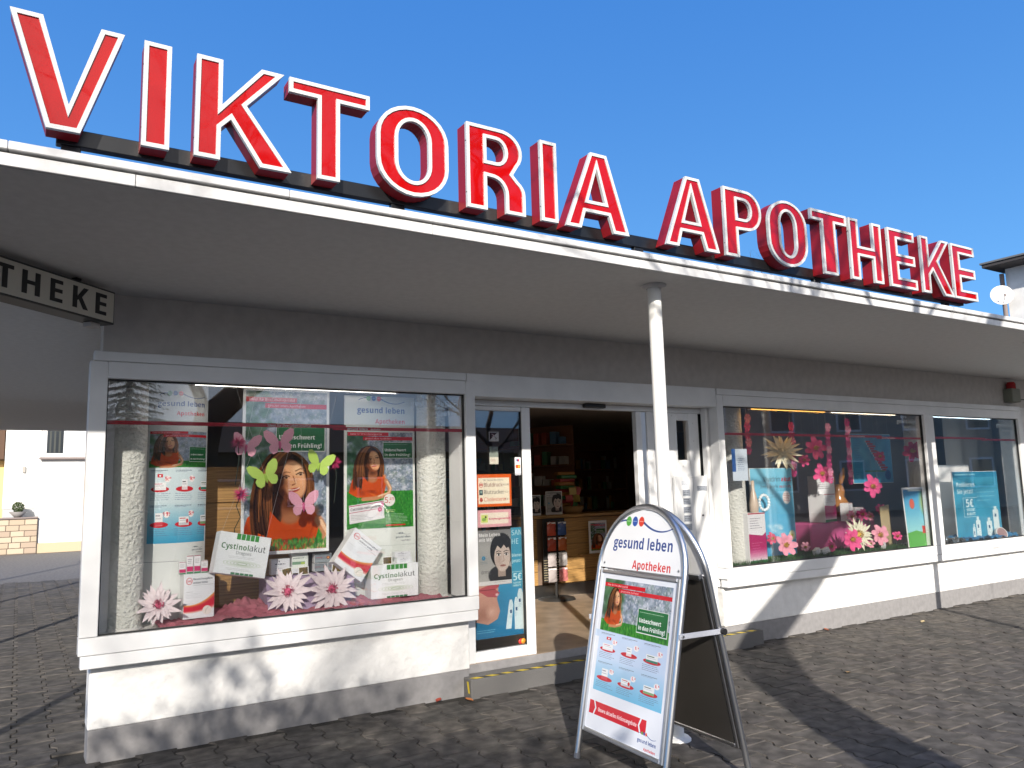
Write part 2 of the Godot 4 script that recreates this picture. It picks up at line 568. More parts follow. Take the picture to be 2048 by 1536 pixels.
func fruehling(im: Image, r: Rect2) -> void:
	# the green box with white lettering
	rect(im, r.position.x, r.position.y, r.size.x, r.size.y, rgb(236, 240, 236))
	var b := maxf(1.0, r.size.x * 0.012)
	rect(im, r.position.x + b, r.position.y + b, r.size.x - 2 * b, r.size.y - 2 * b, rgb(24, 106, 54))
	fine_print(im, r.position.x + r.size.x * 0.06, r.position.y + r.size.y * 0.13, r.size.x * 0.8, 1, 4, rgb(150, 196, 160), maxf(1, r.size.y * 0.03), 0.05)
	var w := text(im, "in den Frühling!", -4000, 0, 100, Color.WHITE, true)
	var em := 100.0 * r.size.x * 0.86 / w
	text(im, "Unbeschwert", r.position.x + r.size.x * 0.06, r.position.y + r.size.y * 0.56, em, Color.WHITE, true)
	text(im, "in den Frühling!", r.position.x + r.size.x * 0.06, r.position.y + r.size.y * 0.86, em, Color.WHITE, true)


func red_bands(im: Image, x: float, y: float, w: float, th: float) -> void:
	rect(im, x, y, w * 0.62, th, rgb(200, 26, 42))
	rect(im, x + w * 0.23, y + th * 1.25, w * 0.77, th, rgb(200, 26, 42))
	text(im, "Ideen für Ihre Lebensqualität", x + w * 0.04, y + th * 0.76, th * 0.72, rgb(250, 220, 222), false)
	text(im, "gesund leben Apotheken", x + w * 0.26, y + th * 2.0, th * 0.72, rgb(250, 220, 222), false)


func part(parent: Node, called: String, x0: float, y0: float, z0: float, x1: float, y1: float, z1: float, m: Material, b := 0.004) -> MeshInstance3D:
	return obj(called, bx(x0, y0, z0, x1, y1, z1, b), m, parent)


func group_node(called: String, parent: Node, at := Vector3.ZERO) -> Node3D:
	var n := Node3D.new()
	n.name = called
	parent.add_child(n, true)
	n.position = at
	return n


func camera_and_light() -> void:
	var yaw := deg_to_rad(31.9966)
	var pitch := deg_to_rad(7.5044)
	var roll := deg_to_rad(-1.5427)
	var w := Vector3(sin(yaw) * cos(pitch), sin(pitch), -cos(yaw) * cos(pitch))
	var right := Vector3(cos(yaw), 0, sin(yaw))
	var up := right.cross(w)
	var r := right * cos(roll) + up * sin(roll)
	var u := -right * sin(roll) + up * cos(roll)
	var cam := Camera3D.new()
	cam.name = "camera"
	add_child(cam)
	cam.transform = Transform3D(Basis(r, u, -w), Vector3(-0.349, 1.6, 5.593))
	cam.fov = 51.941
	cam.near = 0.05
	cam.far = 600.0
	cam.current = true
	var env := Environment.new()
	var sky := Sky.new()
	var sm := ProceduralSkyMaterial.new()
	sm.sky_top_color = Color(0.028, 0.130, 0.41).linear_to_srgb()
	sm.sky_horizon_color = Color(0.17, 0.44, 0.79).linear_to_srgb()
	sm.sky_curve = 0.2
	sm.ground_bottom_color = Color(0.10, 0.095, 0.09).linear_to_srgb()
	sm.ground_horizon_color = Color(0.30, 0.34, 0.40).linear_to_srgb()
	sm.sun_angle_max = 98.0
	sm.sun_curve = 0.48
	sm.energy_multiplier = 1.0
	sky.sky_material = sm
	env.background_mode = Environment.BG_SKY
	env.sky = sky
	env.tonemap_mode = Environment.TONE_MAPPER_LINEAR
	env.tonemap_exposure = 1.65
	env.sdfgi_enabled = true
	env.ssao_enabled = true
	env.ssil_enabled = true
	var we := WorldEnvironment.new()
	we.name = "environment"
	we.environment = env
	add_child(we)
	var sun := DirectionalLight3D.new()
	sun.name = "sun"
	add_child(sun)
	var el := deg_to_rad(22.7)
	var d := Vector3(0.452 * cos(el), -sin(el), -0.892 * cos(el)).normalized()
	sun.look_at_from_position(Vector3.ZERO, d, Vector3.UP)
	sun.light_color = Color(1.0, 0.965, 0.915)
	sun.light_energy = 1.35
	sun.light_angular_distance = 0.5
	sun.shadow_enabled = true


func materials() -> void:
	var soft := noise_tex(0.012, 4, 512, 3, Color(0.93, 0.93, 0.93), Color(1, 1, 1))
	var rough_plaster := noise_tex(0.03, 4, 512, 7, Color(0, 0, 0), Color(1, 1, 1), FastNoiseLite.TYPE_CELLULAR)
	var trowel := noise_tex(0.02, 5, 512, 11, Color(0, 0, 0), Color(1, 1, 1))
	grain(M("white_plaster", Color(0.80, 0.80, 0.79), 0.85), soft, 0.9, trowel, 0.55)
	grain(M("pillar_plaster", Color(0.72, 0.74, 0.70), 0.9), soft, 3.0, trowel, 1.6)
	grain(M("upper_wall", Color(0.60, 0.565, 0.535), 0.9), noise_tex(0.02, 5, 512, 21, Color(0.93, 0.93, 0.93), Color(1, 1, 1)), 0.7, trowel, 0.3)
	grain(M("soffit_paint", Color(0.62, 0.615, 0.61), 0.85), noise_tex(0.04, 5, 512, 5, Color(0.95, 0.95, 0.95), Color(1, 1, 1)), 0.6)
	grain(M("plinth_paint", Color(0.27, 0.265, 0.27), 0.8), noise_tex(0.03, 5, 512, 9, Color(0.90, 0.90, 0.90), Color(1, 1, 1)), 0.8, trowel, 0.25)
	grain(M("white_frame", Color(0.80, 0.81, 0.82), 0.32), noise_tex(0.01, 4, 512, 31, Color(0.94, 0.94, 0.94), Color(1, 1, 1)), 0.5)
	grain(M("white_sheet_metal", Color(0.74, 0.745, 0.75), 0.38), noise_tex(0.02, 5, 512, 33, Color(0.84, 0.84, 0.84), Color(1, 1, 1)), 0.7)
	M("dark_gasket", Color(0.012, 0.013, 0.014), 0.5)
	M("recess", Color(0.10, 0.10, 0.11), 0.8)
	var g := M("pane", Color(0.010, 0.016, 0.015), 0.0)
	g.transparency = BaseMaterial3D.TRANSPARENCY_ALPHA
	g.albedo_color.a = 0.038
	M("stripe_red", Color(0.55, 0.012, 0.03), 0.45)
	M("film_white", Color(0.75, 0.78, 0.78), 0.6)
	M("print_white", Color(0.82, 0.83, 0.83), 0.5)
	M("carton_white", Color(0.78, 0.80, 0.82), 0.45)
	grain(M("granite", Color(0.44, 0.43, 0.42), 0.6), noise_tex(0.3, 2, 512, 41, Color(0.12, 0.12, 0.12), Color(1.0, 1.0, 1.0)), 2.2)
	grain(M("paver", Color(1, 1, 1), 0.9), noise_tex(0.012, 7, 1024, 43, Color(0.55, 0.55, 0.55), Color(1.0, 1.0, 1.0)), 0.55, noise_tex(0.3, 3, 512, 44, Color.BLACK, Color.WHITE), 0.15)
	mats["paver"].vertex_color_use_as_albedo = true
	grain(M("joint_sand", Color(0.060, 0.055, 0.048), 1.0), noise_tex(0.08, 5, 512, 45, Color(0.5, 0.5, 0.5), Color(1.0, 1.0, 1.0)), 1.2)
	var wood := noise_tex(0.008, 5, 512, 51, Color(0.72, 0.72, 0.72), Color(1, 1, 1))
	grain(M("beech", Color(0.62, 0.36, 0.13), 0.45), wood, 1.0)
	mats["beech"].uv1_scale = Vector3(0.6, 14.0, 0.6)
	grain(M("floor_tile", Color(0.52, 0.40, 0.29), 0.35), noise_tex(0.015, 4, 512, 53, Color(0.8, 0.8, 0.8), Color(1, 1, 1)), 0.5)
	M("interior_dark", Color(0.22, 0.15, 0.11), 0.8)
	M("interior_ceiling", Color(0.60, 0.55, 0.50), 0.9)
	M("steel", Color(0.62, 0.63, 0.64), 0.28, 1.0)
	M("aluminium", Color(0.66, 0.67, 0.69), 0.33, 1.0)
	M("black_plastic", Color(0.015, 0.015, 0.016), 0.4)
	grain(M("bark", Color(0.17, 0.135, 0.105), 0.95), noise_tex(0.03, 5, 512, 61, Color(0.45, 0.45, 0.45), Color(1, 1, 1)), 2.0)


# ---------- the setting ----------
func paver_outline() -> PackedVector2Array:
	var half := 0.11
	var a := 0.017
	var j := 0.0028
	var right := [Vector2(a, -0.135), Vector2(a, -0.088), Vector2(-a, -0.047), Vector2(-a, 0.047), Vector2(a, 0.088), Vector2(a, 0.135)]
	var o := PackedVector2Array()
	for p in right:
		o.append(Vector2(half + p.x - j, clampf(p.y, -0.135 + j, 0.135 - j)))
	right.reverse()
	for p in right:
		o.append(Vector2(-half - p.x + j, clampf(p.y, -0.135 + j, 0.135 - j)))
	return o


func paver_mesh(col: Color) -> ArrayMesh:
	var o := paver_outline()
	var inner := Geometry2D.offset_polygon(o, -0.004)[0]
	inner = PackedVector2Array()
	for i in o.size():
		var p := o[(i - 1 + o.size()) % o.size()]
		var q := o[(i + 1) % o.size()]
		var d := (q - p).normalized()
		inner.append(o[i] + Vector2(-d.y, d.x) * 0.0045)
	if Geometry2D.is_polygon_clockwise(o):
		for i in o.size():
			inner[i] = o[i] * 2 - inner[i]
	var m := MB.new()
	m.st.set_color(col)
	var t := Geometry2D.triangulate_polygon(inner)
	for i in t.size() / 3:
		var a := inner[t[i * 3]]
		var b := inner[t[i * 3 + 1]]
		var c := inner[t[i * 3 + 2]]
		m.tri(Vector3(a.x, 0, a.y), Vector3(b.x, 0, b.y), Vector3(c.x, 0, c.y), Vector3.UP)
	for i in o.size():
		var k := (i + 1) % o.size()
		var out := (o[i] + o[k]) / 2
		m.quad(Vector3(inner[i].x, 0, inner[i].y), Vector3(inner[k].x, 0, inner[k].y), Vector3(o[k].x, -0.011, o[k].y), Vector3(o[i].x, -0.011, o[i].y), Vector3(out.x, 0.03, out.y))
	return m.done()


func ground() -> void:
	var mb := MB.new()
	mb.quad(Vector3(-300, -0.0105, -300), Vector3(300, -0.0105, -300), Vector3(300, -0.0105, 300), Vector3(-300, -0.0105, 300), Vector3.UP)
	struct("ground", mb.done(), M("joint_sand"))
	# a lane behind the photographer and the yard beyond the passage
	grain(M("asphalt", Color(0.085, 0.085, 0.088), 0.95), noise_tex(0.25, 4, 512, 47, Color(0.6, 0.6, 0.6), Color(1, 1, 1)), 1.5)
	var rd := MB.new()
	rd.quad(Vector3(-60, -0.004, 9.5), Vector3(80, -0.004, 9.5), Vector3(80, -0.004, 17.5), Vector3(-60, -0.004, 17.5), Vector3.UP)
	struct("road", rd.done(), M("asphalt"))
	grain(M("yard_concrete", Color(0.20, 0.19, 0.18), 0.95), noise_tex(0.05, 5, 512, 48, Color(0.7, 0.7, 0.7), Color(1, 1, 1)), 0.5)
	var yd := MB.new()
	yd.quad(Vector3(-14, -0.002, -40), Vector3(8, -0.002, -40), Vector3(8, -0.002, -13.1), Vector3(-14, -0.002, -13.1), Vector3.UP)
	struct("yard", yd.done(), M("yard_concrete"))
	# paving stones
	var tones := [Color(0.140, 0.127, 0.114), Color(0.128, 0.117, 0.106), Color(0.150, 0.135, 0.119), Color(0.108, 0.101, 0.094), Color(0.136, 0.125, 0.115), Color(0.160, 0.145, 0.129)]
	var meshes := []
	for c in tones:
		meshes.append(paver_mesh(c))
	var arr: Array = meshes[0].surface_get_arrays(0)
	var tv: PackedVector3Array = arr[Mesh.ARRAY_VERTEX]
	var tn: PackedVector3Array = arr[Mesh.ARRAY_NORMAL]
	var pv := Node3D.new()
	pv.name = "pavement"
	add_child(pv)
	pv.set_meta("kind", "structure")
	var spots := []
	var eye := Vector3(-0.349, 0, 5.593)
	for i in range(-14, 62):
		for k in range(-49, 18):
			var p := Vector3(i * 0.22 + 0.03, 0, k * 0.27 + (0.135 if i & 1 else 0.0))
			if p.x > 0.0 and p.z < -0.0 and p.x > 0.02 + 0.118 * (-p.z - 0.3) * float(p.z < -0.3):
				continue
			if p.x > 2.62 and p.x < 6.1 and p.z < 0.10:
				continue
			if p.x < -0.0 and p.x < -1.3 and p.z < -0.5 and p.z < -13.2:
				continue
			var d := p - eye
			var ang := rad_to_deg(atan2(d.x, -d.z)) - 32.0
			var seen := absf(ang) < 35.5 and d.length() > 4.0
			spots.append([d.length() + (0.0 if seen else 1000.0), p])
	spots.sort_custom(func(a, b): return a[0] < b[0])
	var V := PackedVector3Array()
	var N := PackedVector3Array()
	var C := PackedColorArray()
	for s in spots.size():
		var p: Vector3 = spots[s][1]
		p.y = rng.randf_range(-0.0035, 0.0018)
		var tone := rng.randi() % tones.size()
		if s < 295:
			obj("paving_stone", meshes[tone], M("paver"), pv, p)
			continue
		var cc: Color = tones[tone]
		for q in tv.size():
			V.append(tv[q] + p)
			N.append(tn[q])
			C.append(cc)
	var a := []
	a.resize(Mesh.ARRAY_MAX)
	a[Mesh.ARRAY_VERTEX] = V
	a[Mesh.ARRAY_NORMAL] = N
	a[Mesh.ARRAY_COLOR] = C
	var am := ArrayMesh.new()
	am.add_surface_from_arrays(Mesh.PRIMITIVE_TRIANGLES, a)
	var rest := obj("farther_paving_stones", am, M("paver"), pv)
	rest.set_meta("kind", "stuff")


func window_unit(b: Node3D, x0: float, x1: float, pane_x: Array, left_edge: float, called := "display_window") -> Node3D:
	# a white framed shop window: frame front at z 0, glass from y 0.76 to 2.365
	var w := group_node(called, b)
	var fm := M("white_frame")
	part(w, "sill_strip", x0 + 0.015, 0.574, -0.10, x1 - 0.008, 0.652, -0.006, fm)
	part(w, "bottom_rail", x0, 0.655, -0.12, x1, 0.76, 0.0, fm)
	part(w, "top_rail", pane_x[0][0], 2.365, -0.12, pane_x[-1][1], 2.474, 0.0, fm)
	part(w, "head_board", x0 + 0.02, 2.477, -0.11, x1 - 0.076 if left_edge < 1.0 else x1, 2.54, -0.008, fm)
	part(w, "stile", x0, 0.763, -0.12, pane_x[0][0], 2.474, -0.001, fm)
	for i in pane_x.size():
		var nx: float = x1 if i == pane_x.size() - 1 else pane_x[i + 1][0]
		part(w, "stile", pane_x[i][1], 0.763, -0.12, nx, 2.474, -0.001, fm)
		for side in [[pane_x[i][0], pane_x[i][0] + 0.008], [pane_x[i][1] - 0.008, pane_x[i][1]]]:
			part(w, "gasket", side[0], 0.762, -0.065, side[1], 2.364, -0.035, M("dark_gasket"), 0.0)
		part(w, "gasket", pane_x[i][0] + 0.009, 0.761, -0.065, pane_x[i][1] - 0.009, 0.769, -0.035, M("dark_gasket"), 0.0)
		part(w, "gasket", pane_x[i][0] + 0.009, 2.356, -0.065, pane_x[i][1] - 0.009, 2.364, -0.035, M("dark_gasket"), 0.0)
		for z in [-0.045, -0.058]:
			part(w, "glass_pane", pane_x[i][0] + 0.004, 0.765, z - 0.004, pane_x[i][1] - 0.004, 2.36, z, M("pane"), 0.0)
	return w


func stripe(w: Node3D, x0: float, x1: float, xm: float, y := 2.087) -> void:
	# the red film across the glass, two lengths that overlap, and its lettering
	part(w, "film_stripe", x0, y - 0.0125, -0.0640, xm + 0.05, y + 0.0125, -0.0625, M("stripe_red"), 0.0)
	part(w, "film_stripe", xm - 0.05, y - 0.0265, -0.0662, x1, y - 0.0015, -0.0647, M("stripe_red"), 0.0)


func building() -> void:
	var b := thing("pharmacy_building", "single-storey white pharmacy with a wide flat canopy and display windows", "building")
	var pl := M("white_plaster")
	# walls
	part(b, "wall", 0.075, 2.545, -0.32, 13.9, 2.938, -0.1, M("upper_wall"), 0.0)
	part(b, "wall", 0.075, 0.192, -0.32, 2.745, 0.63, -0.1, pl, 0.006)
	part(b, "wall", 5.60, 0.192, -0.32, 13.9, 0.63, -0.1, pl, 0.006)
	part(b, "wall", 11.56, 0.632, -0.32, 13.9, 2.543, -0.1, pl, 0.0)
	part(b, "plinth", 0.078, -0.02, -0.32, 2.742, 0.19, -0.104, M("plinth_paint"), 0.004)
	part(b, "plinth", 5.604, -0.02, -0.32, 13.9, 0.19, -0.104, M("plinth_paint"), 0.004)
	var sw := MB.new()
	sw.wall(PackedVector2Array([Vector2(0.085, -0.322), Vector2(0.26, -0.322), Vector2(1.09, -6.75), Vector2(0.88, -6.75)]), -0.02, 2.937)
	var swo := obj("wall", sw.done(), pl, b)
	swo.transform.basis = Basis(Vector3.RIGHT, Vector3(0, 0, 1), Vector3.UP)
	part(b, "wall", 13.7, -0.02, -6.7, 13.9, 2.937, -0.325, pl, 0.0)
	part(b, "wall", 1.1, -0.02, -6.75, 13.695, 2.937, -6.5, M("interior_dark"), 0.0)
	part(b, "ceiling", 1.1, 2.66, -6.495, 13.695, 2.72, -0.33, M("interior_ceiling"), 0.0)
	part(b, "shop_floor", 2.72, -0.02, -6.495, 13.695, 0.2, -0.19, M("floor_tile"), 0.003)
	part(b, "shop_floor", 1.1, -0.02, -6.495, 2.716, 0.2, -0.33, M("floor_tile"), 0.003)
	part(b, "ceiling", 0.36, 2.66, -1.9, 1.097, 2.72, -0.33, M("interior_ceiling"), 0.0)
	# canopy: slab, fascia panels, flashing lengths
	var c := group_node("canopy", b)
	part(c, "soffit_slab", -2.12, 2.94, -6.76, 14.2, 3.0, 1.945, M("soffit_paint"), 0.0)
	part(c, "soffit_slab", -2.12, 2.94, -12.1, 4.0, 3.0, -6.765, M("soffit_paint"), 0.0)
	part(c, "edge_beam", -2.12, 3.002, -6.7, 14.2, 3.03, 1.94, M("recess"), 0.0)
	var x := -2.84
	while x < 14.0:
		var xe := minf(x + 1.43, 14.2)
		part(c, "fascia_panel", maxf(x, -2.13) + 0.0012, 2.9405, 1.947, xe - 0.0012, 2.994, 1.965, M("white_sheet_metal"), 0.002)
		x += 1.43
	x = -2.72
	while x < 14.0:
		part(c, "flashing", maxf(x, -2.15) + 0.001, 3.004, 1.86, minf(x + 1.135, 14.22) - 0.001, 3.041, 1.982, M("white_sheet_metal"), 0.003)
		x += 1.135
	# columns
	for q in [[3.257, 1.674], [8.38, 1.674], [-1.86, 1.674], [-1.86, -2.72], [-1.86, -7.2], [-1.86, -11.6]]:
		var col := obj("column", cyl(0.046, 0.046, 0.0, 2.938, 24), M("column_paint", Color(0.80, 0.80, 0.78), 0.4), b, Vector3(q[0], 0, q[1]))
		obj("base_plate", lathe([Vector2(0, 0.02), Vector2(0.075, 0.02), Vector2(0.09, 0.006), Vector2(0.09, -0.01)], 20), M("column_paint"), col)
		obj("top_collar", lathe([Vector2(0.051, 2.915), Vector2(0.085, 2.93), Vector2(0.085, 2.939)], 20), M("soffit_paint"), col)
	# display windows
	var w1 := window_unit(b, 0.0, 2.787, [[0.103, 2.70]], 0.0)
	stripe(w1, 0.112, 2.692, 1.66)
	word(w1, "Ideen für Ihre Lebensqualität", 0.017, Vector3(1.13, 2.0865, -0.0618), M("print_white"), false, 0.0006, 0)
	word(w1, "gesund leben", 0.018, Vector3(1.72, 2.072, -0.0640), M("print_white"), true, 0.0006, 0)
	word(w1, "Apotheken", 0.012, Vector3(1.905, 2.071, -0.0640), M("print_white"), false, 0.0006, 0)
	window_logo(w1, Vector3(2.655, 2.25, -0.0635), 0.40)
	var w2 := window_unit(b, 5.56, 11.56, [[5.65, 9.17], [9.37, 11.46]], 5.0)
	stripe(w2, 5.66, 9.16, 8.31)
	stripe(w2, 9.38, 11.45, 10.62)
	word(w2, "Ideen für Ihre Lebensqualität", 0.017, Vector3(7.72, 2.0865, -0.0618), M("print_white"), false, 0.0006, 0)
	word(w2, "gesund leben Apotheken", 0.017, Vector3(8.36, 2.072, -0.0640), M("print_white"), false, 0.0006, 0)
	window_logo(w2, Vector3(9.10, 2.25, -0.0635), 0.40)
	window_logo(w2, Vector3(11.40, 2.25, -0.0635), 0.40)
	# display boards inside the windows
	part(b, "window_board", 0.305, 0.66, -1.05, 2.74, 0.74, -0.325, M("board_white", Color(0.70, 0.70, 0.68), 0.5), 0.003)
	part(b, "window_board", 0.11, 0.66, -0.322, 2.69, 0.74, -0.125, M("board_white"), 0.003)
	part(b, "window_board", 5.64, 0.66, -1.5, 11.55, 0.735, -0.125, M("board_white"), 0.003)
	part(b, "reveal", 2.702, 0.745, -0.32, 2.745, 2.54, -0.125, M("white_frame"), 0.002)
	part(b, "reveal", 0.08, 0.745, -0.32, 0.103, 2.54, -0.125, M("white_frame"), 0.002)
	part(b, "reveal", 5.57, 0.745, -0.5, 5.64, 2.54, -0.125, M("white_frame"), 0.002)
	# entrance
	var e := group_node("entrance", b)
	var fm := M("white_frame")
	part(e, "head_board", 2.714, 2.352, -0.19, 5.557, 2.54, -0.004, fm)
	part(e, "door_rail", 2.79, 2.30, -0.262, 5.54, 2.35, -0.195, fm)
	part(e, "threshold", 2.75, 0.0, -0.30, 5.60, 0.199, -0.185, M("plinth_paint"), 0.004)
	part(e, "door_post", 2.795, 0.2, -0.26, 2.86, 2.298, -0.2, fm)
	part(e, "door_post", 3.36, 0.2, -0.26, 3.447, 2.298, -0.2, fm)
	part(e, "bottom_rail", 2.862, 0.2, -0.255, 3.358, 0.285, -0.205, fm)
	part(e, "top_rail", 2.862, 2.262, -0.255, 3.358, 2.298, -0.205, fm)
	for gx in [[2.862, 2.868], [3.352, 3.358]]:
		part(e, "gasket", gx[0], 0.287, -0.24, gx[1], 2.26, -0.212, M("dark_gasket"), 0.0)
	for z in [-0.222, -0.234]:
		part(e, "glass_pane", 2.864, 0.286, z - 0.004, 3.356, 2.261, z, M("pane"), 0.0)
	part(e, "motion_sensor", 4.02, 2.312, -0.19, 4.26, 2.349, -0.14, M("black_plastic"), 0.006)
	part(e, "door_post", 4.665, 0.2, -0.26, 4.735, 2.298, -0.2, fm)
	part(e, "door_leaf_edge", 4.738, 0.2, -0.245, 4.80, 2.298, -0.215, M("aluminium"), 0.003)
	part(e, "door_post", 4.802, 0.2, -0.26, 4.86, 2.298, -0.2, fm)
	# closed white panel with a narrow hatch window
	part(e, "hatch_panel", 4.862, 0.2, -0.262, 5.20, 2.298, -0.21, fm)
	part(e, "hatch_panel", 5.362, 0.2, -0.262, 5.50, 2.298, -0.21, fm)
	part(e, "hatch_panel", 5.2005, 0.2, -0.262, 5.3615, 1.83, -0.2102, fm)
	part(e, "hatch_panel", 5.2005, 2.225, -0.262, 5.3615, 2.298, -0.2102, fm)
	var hp := MB.new()
	hp.quad(Vector3(5.202, 1.832, -0.25), Vector3(5.36, 1.832, -0.25), Vector3(5.36, 2.223, -0.25), Vector3(5.202, 2.223, -0.25), Vector3(0, 0, 1))
	obj("glass_pane", hp.done(), M("pane"), e)
	for s in [[4.9, 2.27], [4.9, 1.98], [4.9, 1.72], [5.14, 2.27], [5.42, 2.2], [5.42, 2.02], [5.42, 1.84], [5.26, 1.77]]:
		obj("screw", lathe([Vector2(0, 0.004), Vector2(0.006, 0.003), Vector2(0.0075, 0.0)], 8), M("steel"), e, Vector3(s[0], s[1], -0.2095)).rotation_degrees.x = 90
	part(e, "dark_glazing", 5.502, 0.2, -0.25, 5.558, 2.298, -0.23, M("smoked_glass", Color(0.02, 0.022, 0.024), 0.05), 0.0)
	part(e, "jamb_lining", 5.52, 0.2, -0.195, 5.557, 2.35, -0.13, fm, 0.003)
	part(e, "jamb_lining", 5.562, 0.575, -0.32, 5.60, 2.35, -0.125, fm, 0.003)
	# granite step with warning tape
	part(e, "step", 2.69, -0.02, -0.182, 6.0, 0.136, 0.02, M("granite"), 0.006)
	var tx := 2.70
	var i := 0
	while tx < 5.9:
		var tm := MB.new()
		tm.quad(Vector3(tx, 0.1385, -0.036), Vector3(tx + 0.07, 0.1385, -0.036), Vector3(tx + 0.11, 0.1385, 0.014), Vector3(tx + 0.04, 0.1385, 0.014), Vector3.UP)
		obj("warning_tape", tm.done(), M("tape_yellow", Color(0.62, 0.47, 0.03), 0.7) if i % 2 == 0 else M("tape_black", Color(0.035, 0.033, 0.03), 0.7), e)
		tx += 0.0705
		i += 1
	var te := MB.new()
	te.quad(Vector3(2.6875, 0.03, -0.03), Vector3(2.6875, 0.03, 0.0), Vector3(2.6875, 0.115, -0.022), Vector3(2.6875, 0.115, -0.05), Vector3(-1, 0, 0))
	obj("warning_tape", te.done(), M("tape_yellow"), e)


func window_logo(w: Node3D, at: Vector3, width: float) -> void:
	# white film: three dots, a swoosh, two words; at is the right end of the first base line
	var m := M("film_white")
	word(w, "gesund leben", width * 0.115, at + Vector3(0, 0.03, 0), m, true, 0.0006, 2, "film_lettering")
	word(w, "Apotheken", width * 0.092, at + Vector3(0, -0.045, 0), m, true, 0.0006, 2, "film_lettering")
	for i in 3:
		obj("film_dot", lathe([Vector2(0, 0.0006), Vector2(width * 0.045, 0.0006), Vector2(width * 0.045, 0.0)], 16), m, w, at + Vector3(-width * (0.78 - 0.11 * i), 0.085, 0)).rotation_degrees.x = 90
	var pts := bez(Vector2(-width * 0.5, 0.085), Vector2(-width * 0.25, 0.03), Vector2(0, 0.075), 12)
	var mb := MB.new()
	for k in 12:
		var p: Vector2 = pts[k]
		var q: Vector2 = pts[k + 1]
		mb.quad(Vector3(p.x, p.y - 0.002, 0), Vector3(q.x, q.y - 0.002, 0), Vector3(q.x, q.y + 0.002, 0), Vector3(p.x, p.y + 0.002, 0), Vector3(0, 0, 1))
	obj("film_swoosh", mb.done(), m, w, at)


func tube_lamp(x0: float, x1: float, y: float, z: float, col: Color, label: String, e := 3.0) -> void:
	var t := thing("fluorescent_lamp", label, "lamp", Vector3((x0 + x1) / 2, y, z), 0, "fluorescent tubes along the window heads")
	var h := (x1 - x0) / 2
	obj("housing", bx(-h - 0.05, 0.018, -0.03, h + 0.05, 0.06, 0.03, 0.004), M("white_frame"), t)
	var m := M("tube_glow_" + col.to_html(), Color(0.9, 0.9, 0.9), 0.5)
	m.emission_enabled = true
	m.emission = col
	m.emission_energy_multiplier = e
	obj("lamp_tube", pipe([Vector3(-h, 0, 0), Vector3(h, 0, 0)], 0.013, 10), m, t)
	for s in [-1, 1]:
		obj("holder", bx(s * h - 0.012, -0.016, -0.016, s * h + 0.012, 0.02, 0.016, 0.003), M("white_frame"), t)
	var l := AreaLight3D.new()
	l.name = "tube_light"
	l.light_color = col
	l.light_energy = 0.12
	l.area_size = Vector2(h * 2, 0.03)
	l.shadow_enabled = true
	t.add_child(l)
	l.position = Vector3(0, -0.02, 0)
	l.rotation_degrees.x = -90


# ---------- rooftop letters ----------
func arc(cx: float, cy: float, rx: float, ry: float, a0: float, a1: float, n: int) -> Array:
	var o := []
	for i in n + 1:
		var a := deg_to_rad(lerpf(a0, a1, float(i) / n))
		o.append(Vector2(cx + rx * cos(a), cy + ry * sin(a)))
	return o


func shifted(pts: Array, d: float) -> PackedVector2Array:
	# every corner moved by d to the inside of the outline
	var o := PackedVector2Array()
	var s := -1.0 if Geometry2D.is_polygon_clockwise(PackedVector2Array(pts)) else 1.0
	var n := pts.size()
	for i in n:
		var a: Vector2 = (pts[i] - pts[(i - 1 + n) % n]).normalized()
		var b: Vector2 = (pts[(i + 1) % n] - pts[i]).normalized()
		var na := Vector2(-a.y, a.x) * s
		var nb := Vector2(-b.y, b.x) * s
		var m := (na + nb).normalized()
		o.append(pts[i] + m * (d / maxf(0.35, m.dot(na))))
	return o


func ring(m: MB, a: PackedVector2Array, b: PackedVector2Array, z: float) -> void:
	for i in a.size():
		var k := (i + 1) % a.size()
		m.quad(Vector3(a[i].x, a[i].y, z), Vector3(a[k].x, a[k].y, z), Vector3(b[k].x, b[k].y, z), Vector3(b[i].x, b[i].y, z), Vector3(0, 0, 1))


func face_with_hole(m: MB, outer: PackedVector2Array, hole: PackedVector2Array, z: float, o: Vector3) -> void:
	if hole.is_empty():
		m.flat(outer, z, o)
		return
	var cx := 0.0
	for p in hole:
		cx += p.x / hole.size()
	for side in [[-100.0, cx], [cx, 100.0]]:
		var cut := PackedVector2Array([Vector2(side[0], -100), Vector2(side[1], -100), Vector2(side[1], 100), Vector2(side[0], 100)])
		for piece in Geometry2D.intersect_polygons(outer, cut):
			for q in Geometry2D.clip_polygons(piece, hole):
				m.flat(q, z, o)


